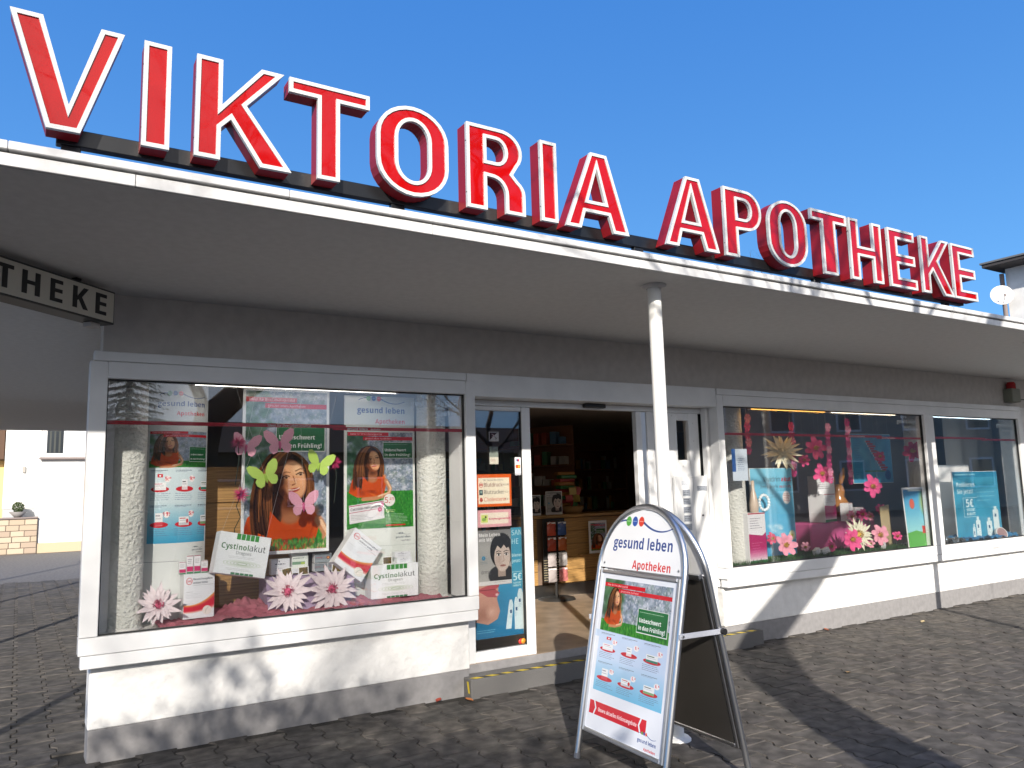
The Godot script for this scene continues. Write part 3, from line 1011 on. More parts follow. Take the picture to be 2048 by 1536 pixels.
func letter(ch: String, pts: Array, hole: Array, label: String) -> void:
	# outline in metres on the plane of the letter faces (z 1.80); shifted to the letter's own base
	var x0 := 1e9
	var x1 := -1e9
	for p in pts:
		x0 = minf(x0, p.x)
		x1 = maxf(x1, p.x)
	var org := Vector2((x0 + x1) / 2, 3.203)
	for i in pts.size():
		pts[i] -= org
	for i in hole.size():
		hole[i] -= org
	var t := thing("sign_letter", label, "sign letter", Vector3(org.x, org.y, 1.80), 0, "letters of the rooftop sign")
	var P := PackedVector2Array(pts)
	var H := PackedVector2Array(hole)
	var b := 0.020
	var Pi := shifted(pts, b)
	var Hi := shifted(hole, -b) if hole else PackedVector2Array()
	var Ps := shifted(pts, 0.003)
	var Hs := shifted(hole, -0.003) if hole else PackedVector2Array()
	var rim := MB.new()
	ring(rim, P, Pi, 0.0)
	rim.wall(P, 0.0, -0.022)
	rim.wall(Pi, 0.0, -0.008, true)
	ring(rim, P, Ps, -0.022)
	obj("white_rim", rim.done(), M("letter_rim", Color(0.56, 0.575, 0.57), 0.32), t)
	if hole:
		var rin := MB.new()
		ring(rin, H, Hi, 0.0)
		rin.wall(H, 0.0, -0.022, true)
		rin.wall(Hi, 0.0, -0.008)
		obj("inner_rim", rin.done(), M("letter_rim"), t)
	var f := MB.new()
	face_with_hole(f, Pi, Hi, -0.0075, Vector3(0, 0, 1))
	var fm := M("letter_face", Color(0.40, 0.0025, 0.003), 0.04)
	if not fm.heightmap_enabled:
		grain(fm, noise_tex(0.012, 3, 256, 81, Color(0.93, 0.93, 0.93), Color(1, 1, 1)), 0.7, noise_tex(0.012, 2, 256, 82, Color.BLACK, Color.WHITE), 0.3)
	obj("red_face", f.done(), fm, t)
	var s := MB.new()
	s.wall(Ps, -0.022, -0.116)
	if hole:
		s.wall(Hs, -0.022, -0.116, true)
	face_with_hole(s, Ps, Hs, -0.116, Vector3(0, 0, -1))
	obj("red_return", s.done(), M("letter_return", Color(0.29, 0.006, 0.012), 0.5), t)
	# rim screws on the side
	for y in ([] if ch in "VAOT" else [0.09, 0.40]):
		obj("screw", lathe([Vector2(0, 0.003), Vector2(0.0035, 0.002), Vector2(0.004, 0)], 6), M("black_plastic"), t, Vector3(x0 - org.x, y, -0.012)).rotation_degrees.z = 90
	if ch == "":
		pass


func R2(a: float, b: float, c: float, d: float) -> Array:
	return [Vector2(a, b), Vector2(a, d), Vector2(c, d), Vector2(c, b)]


func letters() -> void:
	var B := 3.203
	var T := 3.716
	var V := func(x: float, y: float) -> Vector2: return Vector2(x, y)
	letter("V", [V.call(-0.479, T), V.call(-0.355, T), V.call(-0.241, 3.325), V.call(-0.126, T), V.call(-0.030, T), V.call(-0.192, B), V.call(-0.323, B)], [], "red letter V, leftmost of the rooftop sign, first of VIKTORIA")
	letter("I", R2(0.053, B, 0.172, T), [], "narrow red letter I between V and K on the roof")
	letter("K", [V.call(0.281, B), V.call(0.285, T), V.call(0.405, T), V.call(0.405, 3.485), V.call(0.591, T), V.call(0.703, T), V.call(0.520, 3.505), V.call(0.745, B), V.call(0.590, B), V.call(0.447, 3.418), V.call(0.401, 3.368), V.call(0.400, B)], [], "red letter K between I and T of VIKTORIA on the roof")
	letter("T", [V.call(0.879, B), V.call(0.879, 3.637), V.call(0.730, 3.637), V.call(0.730, T), V.call(1.164, T), V.call(1.164, 3.637), V.call(0.998, 3.637), V.call(0.998, B)], [], "red letter T right of K in VIKTORIA on the roof")
	letter("O", arc(1.421, 3.53, 0.216, 0.19, 0, 180, 14) + arc(1.421, 3.393, 0.216, 0.19, 180, 360, 14), arc(1.421, 3.53, 0.092, 0.105, 0, 180, 14) + arc(1.421, 3.393, 0.092, 0.105, 180, 360, 14), "red round letter O of VIKTORIA between T and R")
	letter("R", [V.call(1.756, B), V.call(1.756, T), V.call(1.97, T)] + arc(1.985, 3.585, 0.150, 0.131, 82, -38, 10) + [V.call(2.068, 3.448)] + arc(2.02, 3.33, 0.132, 0.105, 50, 0, 5) + [V.call(2.152, B), V.call(2.016, B)] + arc(1.925, 3.315, 0.091, 0.093, 0, 84, 6) + [V.call(1.888, 3.41), V.call(1.888, B)], [V.call(1.888, 3.505), V.call(1.888, 3.645)] + arc(1.955, 3.575, 0.062, 0.070, 90, -90, 10), "red letter R of VIKTORIA between O and I")
	letter("I", R2(2.268, B, 2.390, T), [], "narrow red letter I between R and A on the roof")
	for q in [[0.0, "red letter A that ends VIKTORIA, before the gap"], [0.829, "red letter A that begins APOTHEKE, after the gap"]]:
		var d: float = q[0]
		letter("A", [V.call(2.449 + d, B), V.call(2.657 + d, T), V.call(2.788 + d, T), V.call(2.954 + d, B), V.call(2.826 + d, B), V.call(2.790 + d, 3.315), V.call(2.602 + d, 3.315), V.call(2.566 + d, B)], [V.call(2.628 + d, 3.392), V.call(2.706 + d, 3.618), V.call(2.764 + d, 3.392)], q[1])
	letter("P", [V.call(3.848, B), V.call(3.852, T), V.call(4.06, T)] + arc(4.085, 3.565, 0.158, 0.151, 84, -84, 14) + [V.call(3.988, 3.41), V.call(3.988, B)], [V.call(3.988, 3.497), V.call(3.988, 3.637)] + arc(4.06, 3.567, 0.066, 0.070, 90, -90, 10), "red letter P of APOTHEKE beside the second A")
	letter("O", arc(4.536, 3.53, 0.222, 0.19, 0, 180, 14) + arc(4.536, 3.393, 0.222, 0.19, 180, 360, 14), arc(4.538, 3.53, 0.085, 0.105, 0, 180, 14) + arc(4.538, 3.393, 0.085, 0.105, 180, 360, 14), "red round letter O of APOTHEKE between P and T")
	letter("T", [V.call(4.945, B), V.call(4.948, 3.63), V.call(4.816, 3.63), V.call(4.816, T), V.call(5.262, T), V.call(5.262, 3.63), V.call(5.115, 3.63), V.call(5.115, B)], [], "red letter T of APOTHEKE between O and H")
	letter("H", [V.call(5.290, B), V.call(5.294, T), V.call(5.415, T), V.call(5.411, 3.49), V.call(5.603, 3.49), V.call(5.606, T), V.call(5.725, T), V.call(5.716, B), V.call(5.598, B), V.call(5.600, 3.408), V.call(5.408, 3.408), V.call(5.406, B)], [], "red letter H of APOTHEKE between T and E")
	for q in [[5.820, "red letter E of APOTHEKE between H and K"], [6.790, "red letter E, rightmost of the rooftop sign"]]:
		var e: float = q[0]
		var w: float = 0.385
		letter("E", [V.call(e, B), V.call(e, T), V.call(e + w, T), V.call(e + w, 3.630), V.call(e + 0.13, 3.630), V.call(e + 0.13, 3.498), V.call(e + w - 0.01, 3.498), V.call(e + w - 0.01, 3.412), V.call(e + 0.13, 3.412), V.call(e + 0.13, 3.290), V.call(e + w, 3.290), V.call(e + w, B)], [], q[1])
	letter("K", [V.call(6.296, B), V.call(6.300, T), V.call(6.420, T), V.call(6.420, 3.49), V.call(6.63, T), V.call(6.752, T), V.call(6.560, 3.505), V.call(6.785, B), V.call(6.632, B), V.call(6.468, 3.418), V.call(6.418, 3.368), V.call(6.416, B)], [], "red letter K of APOTHEKE between the two letters E")
	var r := thing("sign_rail", "dark steel rail on short posts carrying the red rooftop letters", "sign support", Vector3(3.3, 3.03, 1.69))
	var dm := M("rail_paint", Color(0.010, 0.011, 0.013), 0.3)
	obj("rail", bx(-3.58, 0.158, -0.058, 3.84, 0.238, -0.008, 0.004), dm, r)
	for x in [-3.52, -1.92, -0.16, 1.71, 3.56]:
		obj("post", bx(x - 0.04, 0.0, -0.052, x + 0.04, 0.157, -0.014, 0.003), dm, r)


func hanging_sign() -> void:
	var t := thing("lightbox_sign", "cream lightbox with black capitals hanging under the canopy, cut by the left edge", "sign", Vector3(0.117, 2.692, 0.10), 0)
	t.rotation_degrees.y = 45.0
	var L := 1.9
	obj("frame", bx(-L, 0, -0.14, 0, 0.212, 0.0, 0.004), M("sign_edge", Color(0.03, 0.03, 0.03), 0.5), t)
	obj("panel", bx(-L + 0.012, 0.012, -0.01, -0.012, 0.2, 0.003, 0.001), M("sign_cream", Color(0.60, 0.57, 0.49), 0.5), t)
	var cap := "EKEHTOPA"
	for i in 8:
		word(t, cap[i], 0.128, Vector3(-0.125 - i * 0.176, 0.105, 0.004), M("letter_black", Color(0.008, 0.008, 0.008), 0.5), true, 0.003, 1).scale.x = 1.25
	for x in [-0.25, -1.2]:
		obj("hanger", bx(x - 0.02, 0.2125, -0.09, x + 0.02, 0.247, -0.05, 0.002), M("rail_paint"), t)
	obj("bracket", bx(-0.14, -0.03, -0.11, -0.06, -0.0005, -0.05, 0.003), M("upper_wall"), t)


# ---------- the A-board ----------
func arch_pts(w: float, v0: float, v1: float, top: float, n := 14) -> Array:
	var o := [Vector2(-w / 2, v0), Vector2(-w / 2, v1)]
	for q in arc(0, v1, w / 2, top - v1, 180, 0, n).slice(1, n):
		o.append(q)
	o.append(Vector2(w / 2, v1))
	o.append(Vector2(w / 2, v0))
	return o


func a_board() -> void:
	var t := thing("a_board", "arched A-frame pavement sign with a pharmacy poster in a metal frame", "A-board", Vector3(2.8157, 0, 1.999))
	var d := Vector3(-0.0638, 0, 0.998)
	t.transform.basis = Basis(d, Vector3.UP, d.cross(Vector3.UP))
	var W := 0.836
	var s := 0.30
	var L := sqrt(1.485 * 1.485 + s * s)
	var al := M("aluminium")
	var v1 := 1.118
	for side in ["front_frame", "rear_frame"]:
		var f := group_node(side, t, Vector3(0, 0, s if side == "front_frame" else -s))
		var tilt := rad_to_deg(atan2(s, 1.485))
		f.rotation_degrees = Vector3(-tilt, 0, 0) if side == "front_frame" else Vector3(-tilt, 180, 0)
		if side == "rear_frame":
			f.transform.basis = Basis(Vector3.UP, PI) * Basis(Vector3.RIGHT, -deg_to_rad(tilt))
		var pts := []
		for p in arch_pts(W - 0.036, 0.012, v1, L - 0.018, 20):
			pts.append(Vector3(p.x, p.y, 0))
		obj("tube", pipe(pts, 0.018, 12), al, f)
		for x in [-1, 1]:
			obj("foot_cap", cyl(0.0195, 0.0195, 0.0, 0.03, 12), M("foot_plastic", Color(0.25, 0.25, 0.26), 0.5), f, Vector3(x * (W / 2 - 0.018), 0, 0))
		# arched header board
		var hd := MB.new()
		var out := arch_pts(W - 0.075, v1 + 0.004, v1 + 0.006, L - 0.04, 20)
		hd.flat(PackedVector2Array(out), -0.004, Vector3(0, 0, -1))
		hd.wall(PackedVector2Array(out), -0.004, 0.004)
		obj("header_board", hd.done(), M("header_white", Color(0.80, 0.81, 0.82), 0.3), f)
		var st := SurfaceTool.new()
		st.begin(Mesh.PRIMITIVE_TRIANGLES)
		st.set_normal(Vector3(0, 0, 1))
		var tr := Geometry2D.triangulate_polygon(PackedVector2Array(out))
		var ww := W - 0.075
		for i in tr.size() / 3:
			var q := []
			for k in 3:
				q.append(out[tr[i * 3 + k]])
			if (q[1] - q[0]).cross(q[2] - q[0]) > 0:
				q.reverse()
			for k in 3:
				st.set_uv(Vector2((q[k].x + ww / 2) / ww, 1.0 - (q[k].y - v1) / ww))
				st.add_vertex(Vector3(q[k].x, q[k].y, 0.004))
		obj("header_print", st.commit(), print_mat("header", header_image(), 0.3), f)
		for p in [[-0.35, 1.15], [0.0, 1.138], [0.35, 1.15], [-0.2, 1.43], [0.2, 1.43]]:
			obj("screw", lathe([Vector2(0, 0.005), Vector2(0.006, 0.004), Vector2(0.008, 0.0)], 8), M("steel"), f, Vector3(p[0], p[1], 0.0045)).rotation_degrees.x = 90
		# snap frame with poster and dark back board
		var y0 := 0.165
		var y1 := v1 - 0.006
		var hw := W / 2 - 0.037
		obj("back_board", bx(-hw, y0, -0.014, hw, y1, 0.0, 0.001), M("back_board", Color(0.055, 0.05, 0.045), 0.55), f)
		for q in [[-hw, y0, -hw + 0.026, y1], [hw - 0.026, y0, hw, y1], [-hw + 0.0265, y0, hw - 0.0265, y0 + 0.026], [-hw + 0.0265, y1 - 0.026, hw - 0.0265, y1]]:
			obj("snap_rail", bx(q[0], q[1], -0.018, q[2], q[3], 0.014, 0.006), al, f)
		obj("poster", sheet_front((hw - 0.026) * 2, y1 - y0 - 0.052, 0.004), print_mat("board_poster", board_poster(), 0.16), f, Vector3(0, y0 + 0.026, 0))
		obj("cross_bar", bx(-hw, v1 - 0.012, -0.045, hw, v1 + 0.012, -0.019, 0.003), al, f)
	for x in [-1, 1]:
		var h := 0.80
		var zz := s * (1 - h / 1.485)
		var br := obj("brace", bx(-0.003, -0.014, -zz - 0.02, 0.003, 0.014, zz + 0.02, 0.001), M("brace_grey", Color(0.42, 0.44, 0.50), 0.4), t, Vector3(x * (W / 2 + 0.006), h, 0))
		obj("knob", cyl(0.017, 0.017, 0, 0.02, 12), M("black_plastic"), br, Vector3(x * 0.004, 0, -zz)).rotation_degrees.z = -90 * x
		obj("bolt", cyl(0.009, 0.007, 0, 0.008, 10), M("steel"), br, Vector3(x * 0.004, 0, zz)).rotation_degrees.z = -90 * x


func header_image() -> Image:
	var im := img(640, 400, rgb(240, 241, 243))
	# the board is 0.761 wide; 640 px = 0.761 m; header base line at the bottom
	logo(im, 84, 292, 470)
	var full := img(640, 640, rgb(240, 241, 243))
	full.blit_rect(im, Rect2i(0, 0, 640, 400), Vector2i(0, 240))
	return full


func board_poster() -> Image:
	var w := 560
	var h := 700
	h = 680
	var im := img(w, h, rgb(232, 236, 244))
	rect(im, 30, 22, w - 56, 232, rgb(180, 190, 205))
	blossom(im, Rect2(30, 22, w - 56, 232), 0.78)
	woman(im, 128, 92, 62)
	photo(im, Rect2i(30, 22, 504, 232))
	rect(im, 0, 254, 400, 30, rgb(200, 218, 240))
	red_bands(im, 30, 40, w - 56, 17)
	fruehling(im, Rect2(308, 128, 214, 102))
	for y in 260:
		rect(im, 30, 254 + y, w - 56, 1, rgb(202, 220, 244).lerp(rgb(112, 186, 222), clampf((y - 110) / 150.0, 0, 1)))
	products(im, Rect2(34, 262, w - 66, 250), 3, 2)
	poly(im, [Vector2(20, 560), Vector2(52, 560), Vector2(66, 588), Vector2(52, 616), Vector2(20, 616)], rgb(208, 30, 48))
	poly(im, [Vector2(62, 560), Vector2(404, 560), Vector2(390, 588), Vector2(404, 616), Vector2(62, 616), Vector2(76, 588)], rgb(208, 30, 48))
	poly(im, [Vector2(414, 560), Vector2(446, 560), Vector2(446, 616), Vector2(414, 616), Vector2(400, 588)], rgb(208, 30, 48))
	text_fit(im, "Unsere aktuellen Aktionsangebote", 236, 598, 290, rgb(255, 240, 240), true, 1, 1.25)
	logo(im, 396, 648, 124)
	return im


# ---------- trees and neighbours ----------
func branch(t: TA, p: Vector3, d: Vector3, len: float, r: float, depth: int, g: RandomNumberGenerator) -> void:
	var pts := [p]
	var rr := [r]
	var n := 5 if depth > 2 else 3
	var q := p
	var dir := d
	for i in n:
		dir = (dir + Vector3(g.randf_range(-1, 1), g.randf_range(-0.4, 0.7), g.randf_range(-1, 1)) * 0.22).normalized()
		q += dir * len / n
		pts.append(q)
		rr.append(lerpf(r, r * 0.45, float(i + 1) / n))
		if depth > 0 and i > 0:
			for k in (2 if depth < 3 else 1):
				var side := dir.cross(Vector3(g.randf_range(-1, 1), g.randf_range(-1, 1), g.randf_range(-1, 1))).normalized()
				branch(t, q, (dir * 0.55 + side * 0.8 + Vector3(0, 0.25, 0)).normalized(), len * g.randf_range(0.5, 0.72), lerpf(r, r * 0.45, float(i + 1) / n) * 0.62, depth - 1, g)
	t.tube(pts, rr, 6 if r > 0.03 else 4, false)
	if depth > 0:
		branch(t, q, dir, len * 0.6, r * 0.45, depth - 1, g)


func bare_tree(at: Vector3, label: String, trunk: Array, r0: float, limbs: Array, sd: int, depth: int) -> void:
	var t := thing("bare_tree", label, "tree", at, 0, "leafless trees")
	var g := RandomNumberGenerator.new()
	g.seed = sd
	var ta := TA.new()
	var rr := []
	for i in trunk.size():
		rr.append(r0 * (1.25 if i == 0 else lerpf(1.0, 0.5, float(i) / (trunk.size() - 1))))
	ta.tube(trunk, rr, 14)
	obj("trunk", ta.mesh(), M("bark"), t)
	var cr := TA.new()
	for l in limbs:
		branch(cr, l[0], l[1].normalized(), l[2], l[3], depth, g)
	obj("crown", cr.mesh(), M("bark"), t)


func conifer(at: Vector3, h: float, label: String) -> void:
	var t := thing("spruce_tree", label, "tree", at)
	var g := RandomNumberGenerator.new()
	g.seed = 77
	obj("trunk", cyl(0.16, 0.03, 0, h * 0.95, 10), M("bark"), t)
	var m := MB.new()
	var y := 0.8
	while y < h:
		var R := (h - y) * 0.27 + 0.12
		var nb := 9
		for k in nb:
			var a := TAU * (k + g.randf()) / nb
			var dir := Vector3(cos(a), -0.25, sin(a))
			var L := R * g.randf_range(0.75, 1.1)
			var steps := maxi(3, int(L / 0.12))
			for i in steps:
				var p := Vector3(0, y, 0) + dir * L * (i + 1.0) / steps
				for q in 3:
					var side := Vector3(-sin(a), 0, cos(a)) * g.randf_range(-1, 1) + Vector3(0, g.randf_range(-0.9, 0.1), 0) + dir * 0.6
					var w := 0.16 * (1.2 - 0.6 * (i + 1.0) / steps)
					var tip := p + side.normalized() * g.randf_range(0.12, 0.24)
					m.tri(p + Vector3(0, w * 0.25, 0), p - Vector3(0, w * 0.25, 0), tip, Vector3(cos(a), 0.5, sin(a)))
		y += 0.22
	obj("crown", m.done(), M("needles", Color(0.035, 0.06, 0.035), 0.8), t)


func surroundings() -> void:
	# the leaning tree whose trunk shades the pavement
	bare_tree(Vector3(1.93, 0, 6.83), "thick bare trunk behind the photographer, leaning to the right", [Vector3(-0.05, 0, 0), Vector3(0, 1.0, 0), Vector3(0.0, 2.2, 0), Vector3(0.12, 2.75, 0), Vector3(0.62, 3.25, 0.0), Vector3(1.5, 3.85, 0), Vector3(2.3, 4.7, 0.1)], 0.30, [
		[Vector3(2.3, 4.7, 0.1), Vector3(0.5, 1, 0.1), 1.9, 0.12], [Vector3(2.2, 4.6, 0.05), Vector3(1, 0.3, 0.2), 1.7, 0.10], [Vector3(0.1, 2.7, 0), Vector3(-0.3, 1, 0.25), 2.2, 0.10], [Vector3(1.5, 3.9, 0), Vector3(-0.1, 1, -0.3), 1.6, 0.08]], 5, 4)
	bare_tree(Vector3(-11.8, 0, 24.5), "tall bare tree across the lane", [Vector3(0, 0, 0), Vector3(0.05, 3.5, 0), Vector3(0, 7.2, 0.1), Vector3(0.1, 9.6, 0.05)], 0.26, [
		[Vector3(0.1, 9.4, 0.05), Vector3(0.25, 1, 0), 2.6, 0.09], [Vector3(0.05, 8.8, 0.05), Vector3(-0.6, 0.9, 0.2), 2.8, 0.09], [Vector3(0.0, 8.2, 0.1), Vector3(0.9, 0.8, -0.2), 2.9, 0.09], [Vector3(0.05, 9.2, 0), Vector3(0.5, 0.7, 0.6), 2.6, 0.08], [Vector3(0.05, 9.3, 0), Vector3(-0.5, 0.8, -0.6), 2.6, 0.08], [Vector3(0.0, 7.6, 0.1), Vector3(-0.9, 0.7, -0.2), 2.6, 0.08], [Vector3(0.05, 9.5, 0), Vector3(-0.1, 1, 0.3), 2.6, 0.08], [Vector3(0.05, 8.6, 0), Vector3(1.0, 0.9, 0.4), 2.8, 0.08]], 11, 4)
	bare_tree(Vector3(14.6, 0, 19.5), "slim bare tree by the far house", [Vector3(0, 0, 0), Vector3(0.05, 2.0, 0), Vector3(-0.05, 4.0, 0.1)], 0.17, [
		[Vector3(-0.05, 3.9, 0.1), Vector3(0.2, 1, 0), 2.2, 0.1], [Vector3(0, 3.2, 0.1), Vector3(-0.7, 0.8, 0.2), 2.0, 0.08], [Vector3(0, 2.8, 0.1), Vector3(0.8, 0.8, -0.2), 2.0, 0.08]], 23, 4)
	bare_tree(Vector3(31.5, 0, -20.0), "bare treetop far behind the letters P and O", [Vector3(0, 0, 0), Vector3(0.1, 4.0, 0), Vector3(0, 7.6, 0.1)], 0.22, [
		[Vector3(0, 7.5, 0.1), Vector3(0.1, 1, 0), 2.6, 0.12], [Vector3(0, 6.6, 0.1), Vector3(-0.6, 0.9, 0.2), 2.4, 0.1], [Vector3(0.05, 6.8, 0.1), Vector3(0.7, 0.8, -0.2), 2.4, 0.1]], 31, 4)
	for q in [[Vector3(-3.35, 0, 8.7), Vector3(2.15, 2.1, 1.5), 13000, "larger dense evergreen bush added unseen behind the photographer to shade the paving"], [Vector3(-1.75, 0, 9.3), Vector3(1.35, 1.85, 1.3), 8000, "smaller dense evergreen bush added unseen behind the photographer to shade the paving"]]:  # unseen bushes, added only to shade the paving at the left front
		var yw := thing("added_shade_bush", q[3], "bush", q[0], 0, "evergreen bushes added behind the photographer for their shade")
		var yg := RandomNumberGenerator.new()
		yg.seed = 19 + int(q[2])
		obj("stem", cyl(0.12, 0.05, 0, 2.4, 8), M("bark"), yw)
		var ym := MB.new()
		for i in q[2]:
			var dv := Vector3(yg.randfn(), yg.randfn(), yg.randfn()).normalized()
			var rr := yg.randf_range(0.5, 1.0)
			var lump := 1.0 + 0.16 * sin(dv.x * 7.0 + dv.y * 5.0) * cos(dv.z * 6.0 + dv.y * 4.0)
			var p: Vector3 = dv * q[1] * rr * lump + Vector3(0, q[1].y + 0.1, 0)
			if p.y < 0.05:
				continue
			var s := Vector3(yg.randfn(), yg.randfn(), yg.randfn()).normalized() * 0.05
			ym.tri(p + s, p - s, p + dv.cross(s).normalized() * 0.06 + dv * 0.10, dv)
		obj("foliage", ym.done(), M("needles", Color(0.035, 0.06, 0.035), 0.8), yw)
	conifer(Vector3(2.5, 0, 22.0), 8.6, "dark spruce across the lane, mirrored in the left display window")
	# house across the lane, seen only in the glass
	var h := thing("facing_house", "long low house across the lane, mirrored in the glass", "house", Vector3(5.0, 0, 30.0))
	var hm := M("facing_wall", Color(0.13, 0.12, 0.105), 0.9)
	obj("wall", bx(-13, 0, 0.3, 20, 3.5, 9, 0.0), hm, h)
	var rf := MB.new()
	rf.quad(Vector3(-13.6, 3.45, -0.3), Vector3(20.6, 3.45, -0.3), Vector3(20.6, 5.2, 4.6), Vector3(-13.6, 5.2, 4.6), Vector3(0, 1, -0.6))
	rf.quad(Vector3(-13.6, 3.45, 9.6), Vector3(20.6, 3.45, 9.6), Vector3(20.6, 5.2, 4.6), Vector3(-13.6, 5.2, 4.6), Vector3(0, 1, 0.6))
	rf.quad(Vector3(-13.6, 3.42, -0.3), Vector3(20.6, 3.42, -0.3), Vector3(20.6, 3.42, 9.6), Vector3(-13.6, 3.42, 9.6), Vector3(0, -1, 0))
	obj("roof", rf.done(), M("roof_tile", Color(0.10, 0.075, 0.065), 0.8), h)
	for f in [1.0]:
		for k in 9:
			var wx := -11.5 + k * 3.3
			var win := obj("window", bx(wx, f, 0.24, wx + 1.3, f + 1.3, 0.299, 0.01), M("white_frame"), h)
			obj("pane", bx(wx + 0.1, f + 0.1, 0.225, wx + 1.2, f + 1.2, 0.239, 0.0), M("far_glass", Color(0.03, 0.035, 0.04), 0.06), win)
	# a larger house farther along the lane, mirrored in the right windows
	var g2 := thing("gabled_house", "tall grey gabled house along the lane, mirrored in the right windows", "house", Vector3(38.0, 0, 17.0), 24)
	obj("wall", bx(-13, 0, 0, 13, 6.6, 12, 0.0), M("gabled_wall", Color(0.40, 0.34, 0.27), 0.9), g2)
	var gr := MB.new()
	gr.quad(Vector3(-13.6, 6.5, -0.6), Vector3(13.6, 6.5, -0.6), Vector3(13.6, 12, 6), Vector3(-13.6, 12, 6), Vector3(0, 1, -1))
	gr.quad(Vector3(-13.6, 6.5, 12.6), Vector3(13.6, 6.5, 12.6), Vector3(13.6, 12, 6), Vector3(-13.6, 12, 6), Vector3(0, 1, 1))
	gr.tri(Vector3(-13, 6.6, 0), Vector3(-13, 6.6, 12), Vector3(-13, 11.9, 6), Vector3(-1, 0, 0))
	gr.tri(Vector3(13, 6.6, 0), Vector3(13, 6.6, 12), Vector3(13, 11.9, 6), Vector3(1, 0, 0))
	obj("roof", gr.done(), M("roof_tile"), g2)
	for f in [1.0, 3.9]:
		for k in 7:
			var wx := -11.6 + k * 3.5
			var win := obj("window", bx(wx, f, -0.06, wx + 1.3, f + 1.5, -0.001, 0.01), M("white_frame"), g2)
			obj("pane", bx(wx + 0.1, f + 0.1, -0.075, wx + 1.2, f + 1.4, -0.061, 0.0), M("far_glass"), win)
	# white house beyond the passage
	var n := thing("white_house", "sunlit white house wall with a small window beyond the driveway", "house", Vector3(0.2, 0, -23.0))
	var wm := grain(M("house_white", Color(0.82, 0.82, 0.80), 0.9), noise_tex(0.02, 4, 256, 71, Color(0.9, 0.9, 0.9), Color(1, 1, 1)), 0.5)
	obj("wall", bx(0.0, 0.3, -6, 9.0, 6.2, 0.0, 0.01), wm, n)
	obj("wall", bx(-0.96, 1.36, -6, -0.002, 6.2, -0.6, 0.01), wm, n)
	obj("stone_base", bx(-0.01, 0.0, -5.9, 9.0, 0.299, 0.05, 0.01), M("sandstone", Color(0.50, 0.40, 0.27), 0.9), n)
	var win2 := obj("window", bx(0.1, 3.03, -0.02, 1.35, 4.2, 0.02, 0.01), M("white_frame"), n)
	obj("pane", bx(0.13, 3.06, 0.021, 0.58, 4.15, 0.028, 0.0), M("far_glass"), win2)
	for cx in [0.2, 0.32, 0.45]:
		obj("curtain", bx(cx, 3.07, 0.0285, cx + 0.05, 4.1, 0.03, 0.0), M("curtain_grey", Color(0.06, 0.065, 0.06), 0.9), win2)
	obj("window_sill", bx(-0.06, 2.86, 0.0, 1.5, 2.93, 0.16, 0.01), M("sill_stone", Color(0.22, 0.18, 0.17), 0.8), n)
	obj("wall_lamp", bx(-0.48, 2.48, -0.6, -0.40, 2.68, -0.52, 0.01), M("lamp_grey", Color(0.35, 0.33, 0.30), 0.6), n)
	obj("grey_band", bx(-0.95, 1.1, -6, -0.004, 1.355, -0.62, 0.0), M("band_grey", Color(0.42, 0.44, 0.47), 0.9), n)
	var y := thing("yellow_annex", "yellow house front with brown eaves at the left edge beyond the driveway", "house", Vector3(-3.8, 0, -24.2))
	obj("wall", bx(-5, 0, -5, 3.3, 2.9, 0, 0.01), M("annex_yellow", Color(0.72, 0.50, 0.22), 0.9), y)
	obj("eaves", bx(-5.2, 2.9, -5.2, 3.02, 4.6, 0.5, 0.02), M("eaves_brown", Color(0.10, 0.055, 0.035), 0.8), y)
	# garden wall of stone blocks
	var gw := thing("garden_wall", "low wall of pale sandstone blocks before the white house", "wall", Vector3(-2.0, 0, -22.9))
	obj("mortar", bx(-2.0, 0.0, -0.42, 2.19, 1.06, -0.015, 0.0), M("mortar", Color(0.16, 0.13, 0.11), 0.95), gw)
	var g := RandomNumberGenerator.new()
	g.seed = 8
	for row in 6:
		var bx0 := -2.0
		while bx0 < 2.15:
			var bl := minf(g.randf_range(0.28, 0.5), 2.19 - bx0)
			if bl > 0.05:
				obj("stone_block", bx(bx0 + 0.008, 0.02 + row * 0.172, -0.2, bx0 + bl - 0.008, 0.02 + row * 0.172 + 0.158, g.randf_range(0.0, 0.015), 0.012), M("block_%d" % (g.randi() % 3), [Color(0.42, 0.34, 0.25), Color(0.48, 0.40, 0.30), Color(0.38, 0.30, 0.23)][counts.get("blk", 0) % 3], 0.9), gw)
				counts["blk"] = counts.get("blk", 0) + 1
			bx0 += bl
	obj("coping", bx(-2.02, 1.062, -0.45, 2.19, 1.11, 0.03, 0.01), M("sill_stone"), gw)
	var pl := thing("bowl_planter", "grey bowl planter on the sandstone garden wall", "planter", Vector3(-0.34, 1.11, -23.1))
	obj("bowl", lathe([Vector2(0, 0), Vector2(0.09, 0), Vector2(0.24, 0.17), Vector2(0.225, 0.17), Vector2(0.1, 0.05), Vector2(0, 0.05)], 24), M("bowl_grey", Color(0.22, 0.21, 0.21), 0.8), pl)
	obj("soil", lathe([Vector2(0.2, 0.14), Vector2(0, 0.15)], 16), M("joint_sand"), pl)
	var bs := thing("box_bush", "clipped round box bush growing in the bowl planter", "bush", Vector3(-0.34, 1.25, -23.1))
	var bm := MB.new()
	for i in 700:
		var dv := Vector3(g.randfn(), g.randfn(), g.randfn()).normalized()
		var p := Vector3(0, 0.16, 0) + dv * 0.16 * g.randf_range(0.75, 1.05)
		var s := Vector3(g.randfn(), g.randfn(), g.randfn()).normalized() * 0.025
		bm.tri(p + s, p - s, p + dv.cross(s).normalized() * 0.03 + dv * 0.01, dv)
	obj("foliage", bm.done(), M("box_leaf", Color(0.05, 0.075, 0.025), 0.7), bs)
	obj("stem", cyl(0.012, 0.01, 0, 0.12, 6), M("bark"), bs)
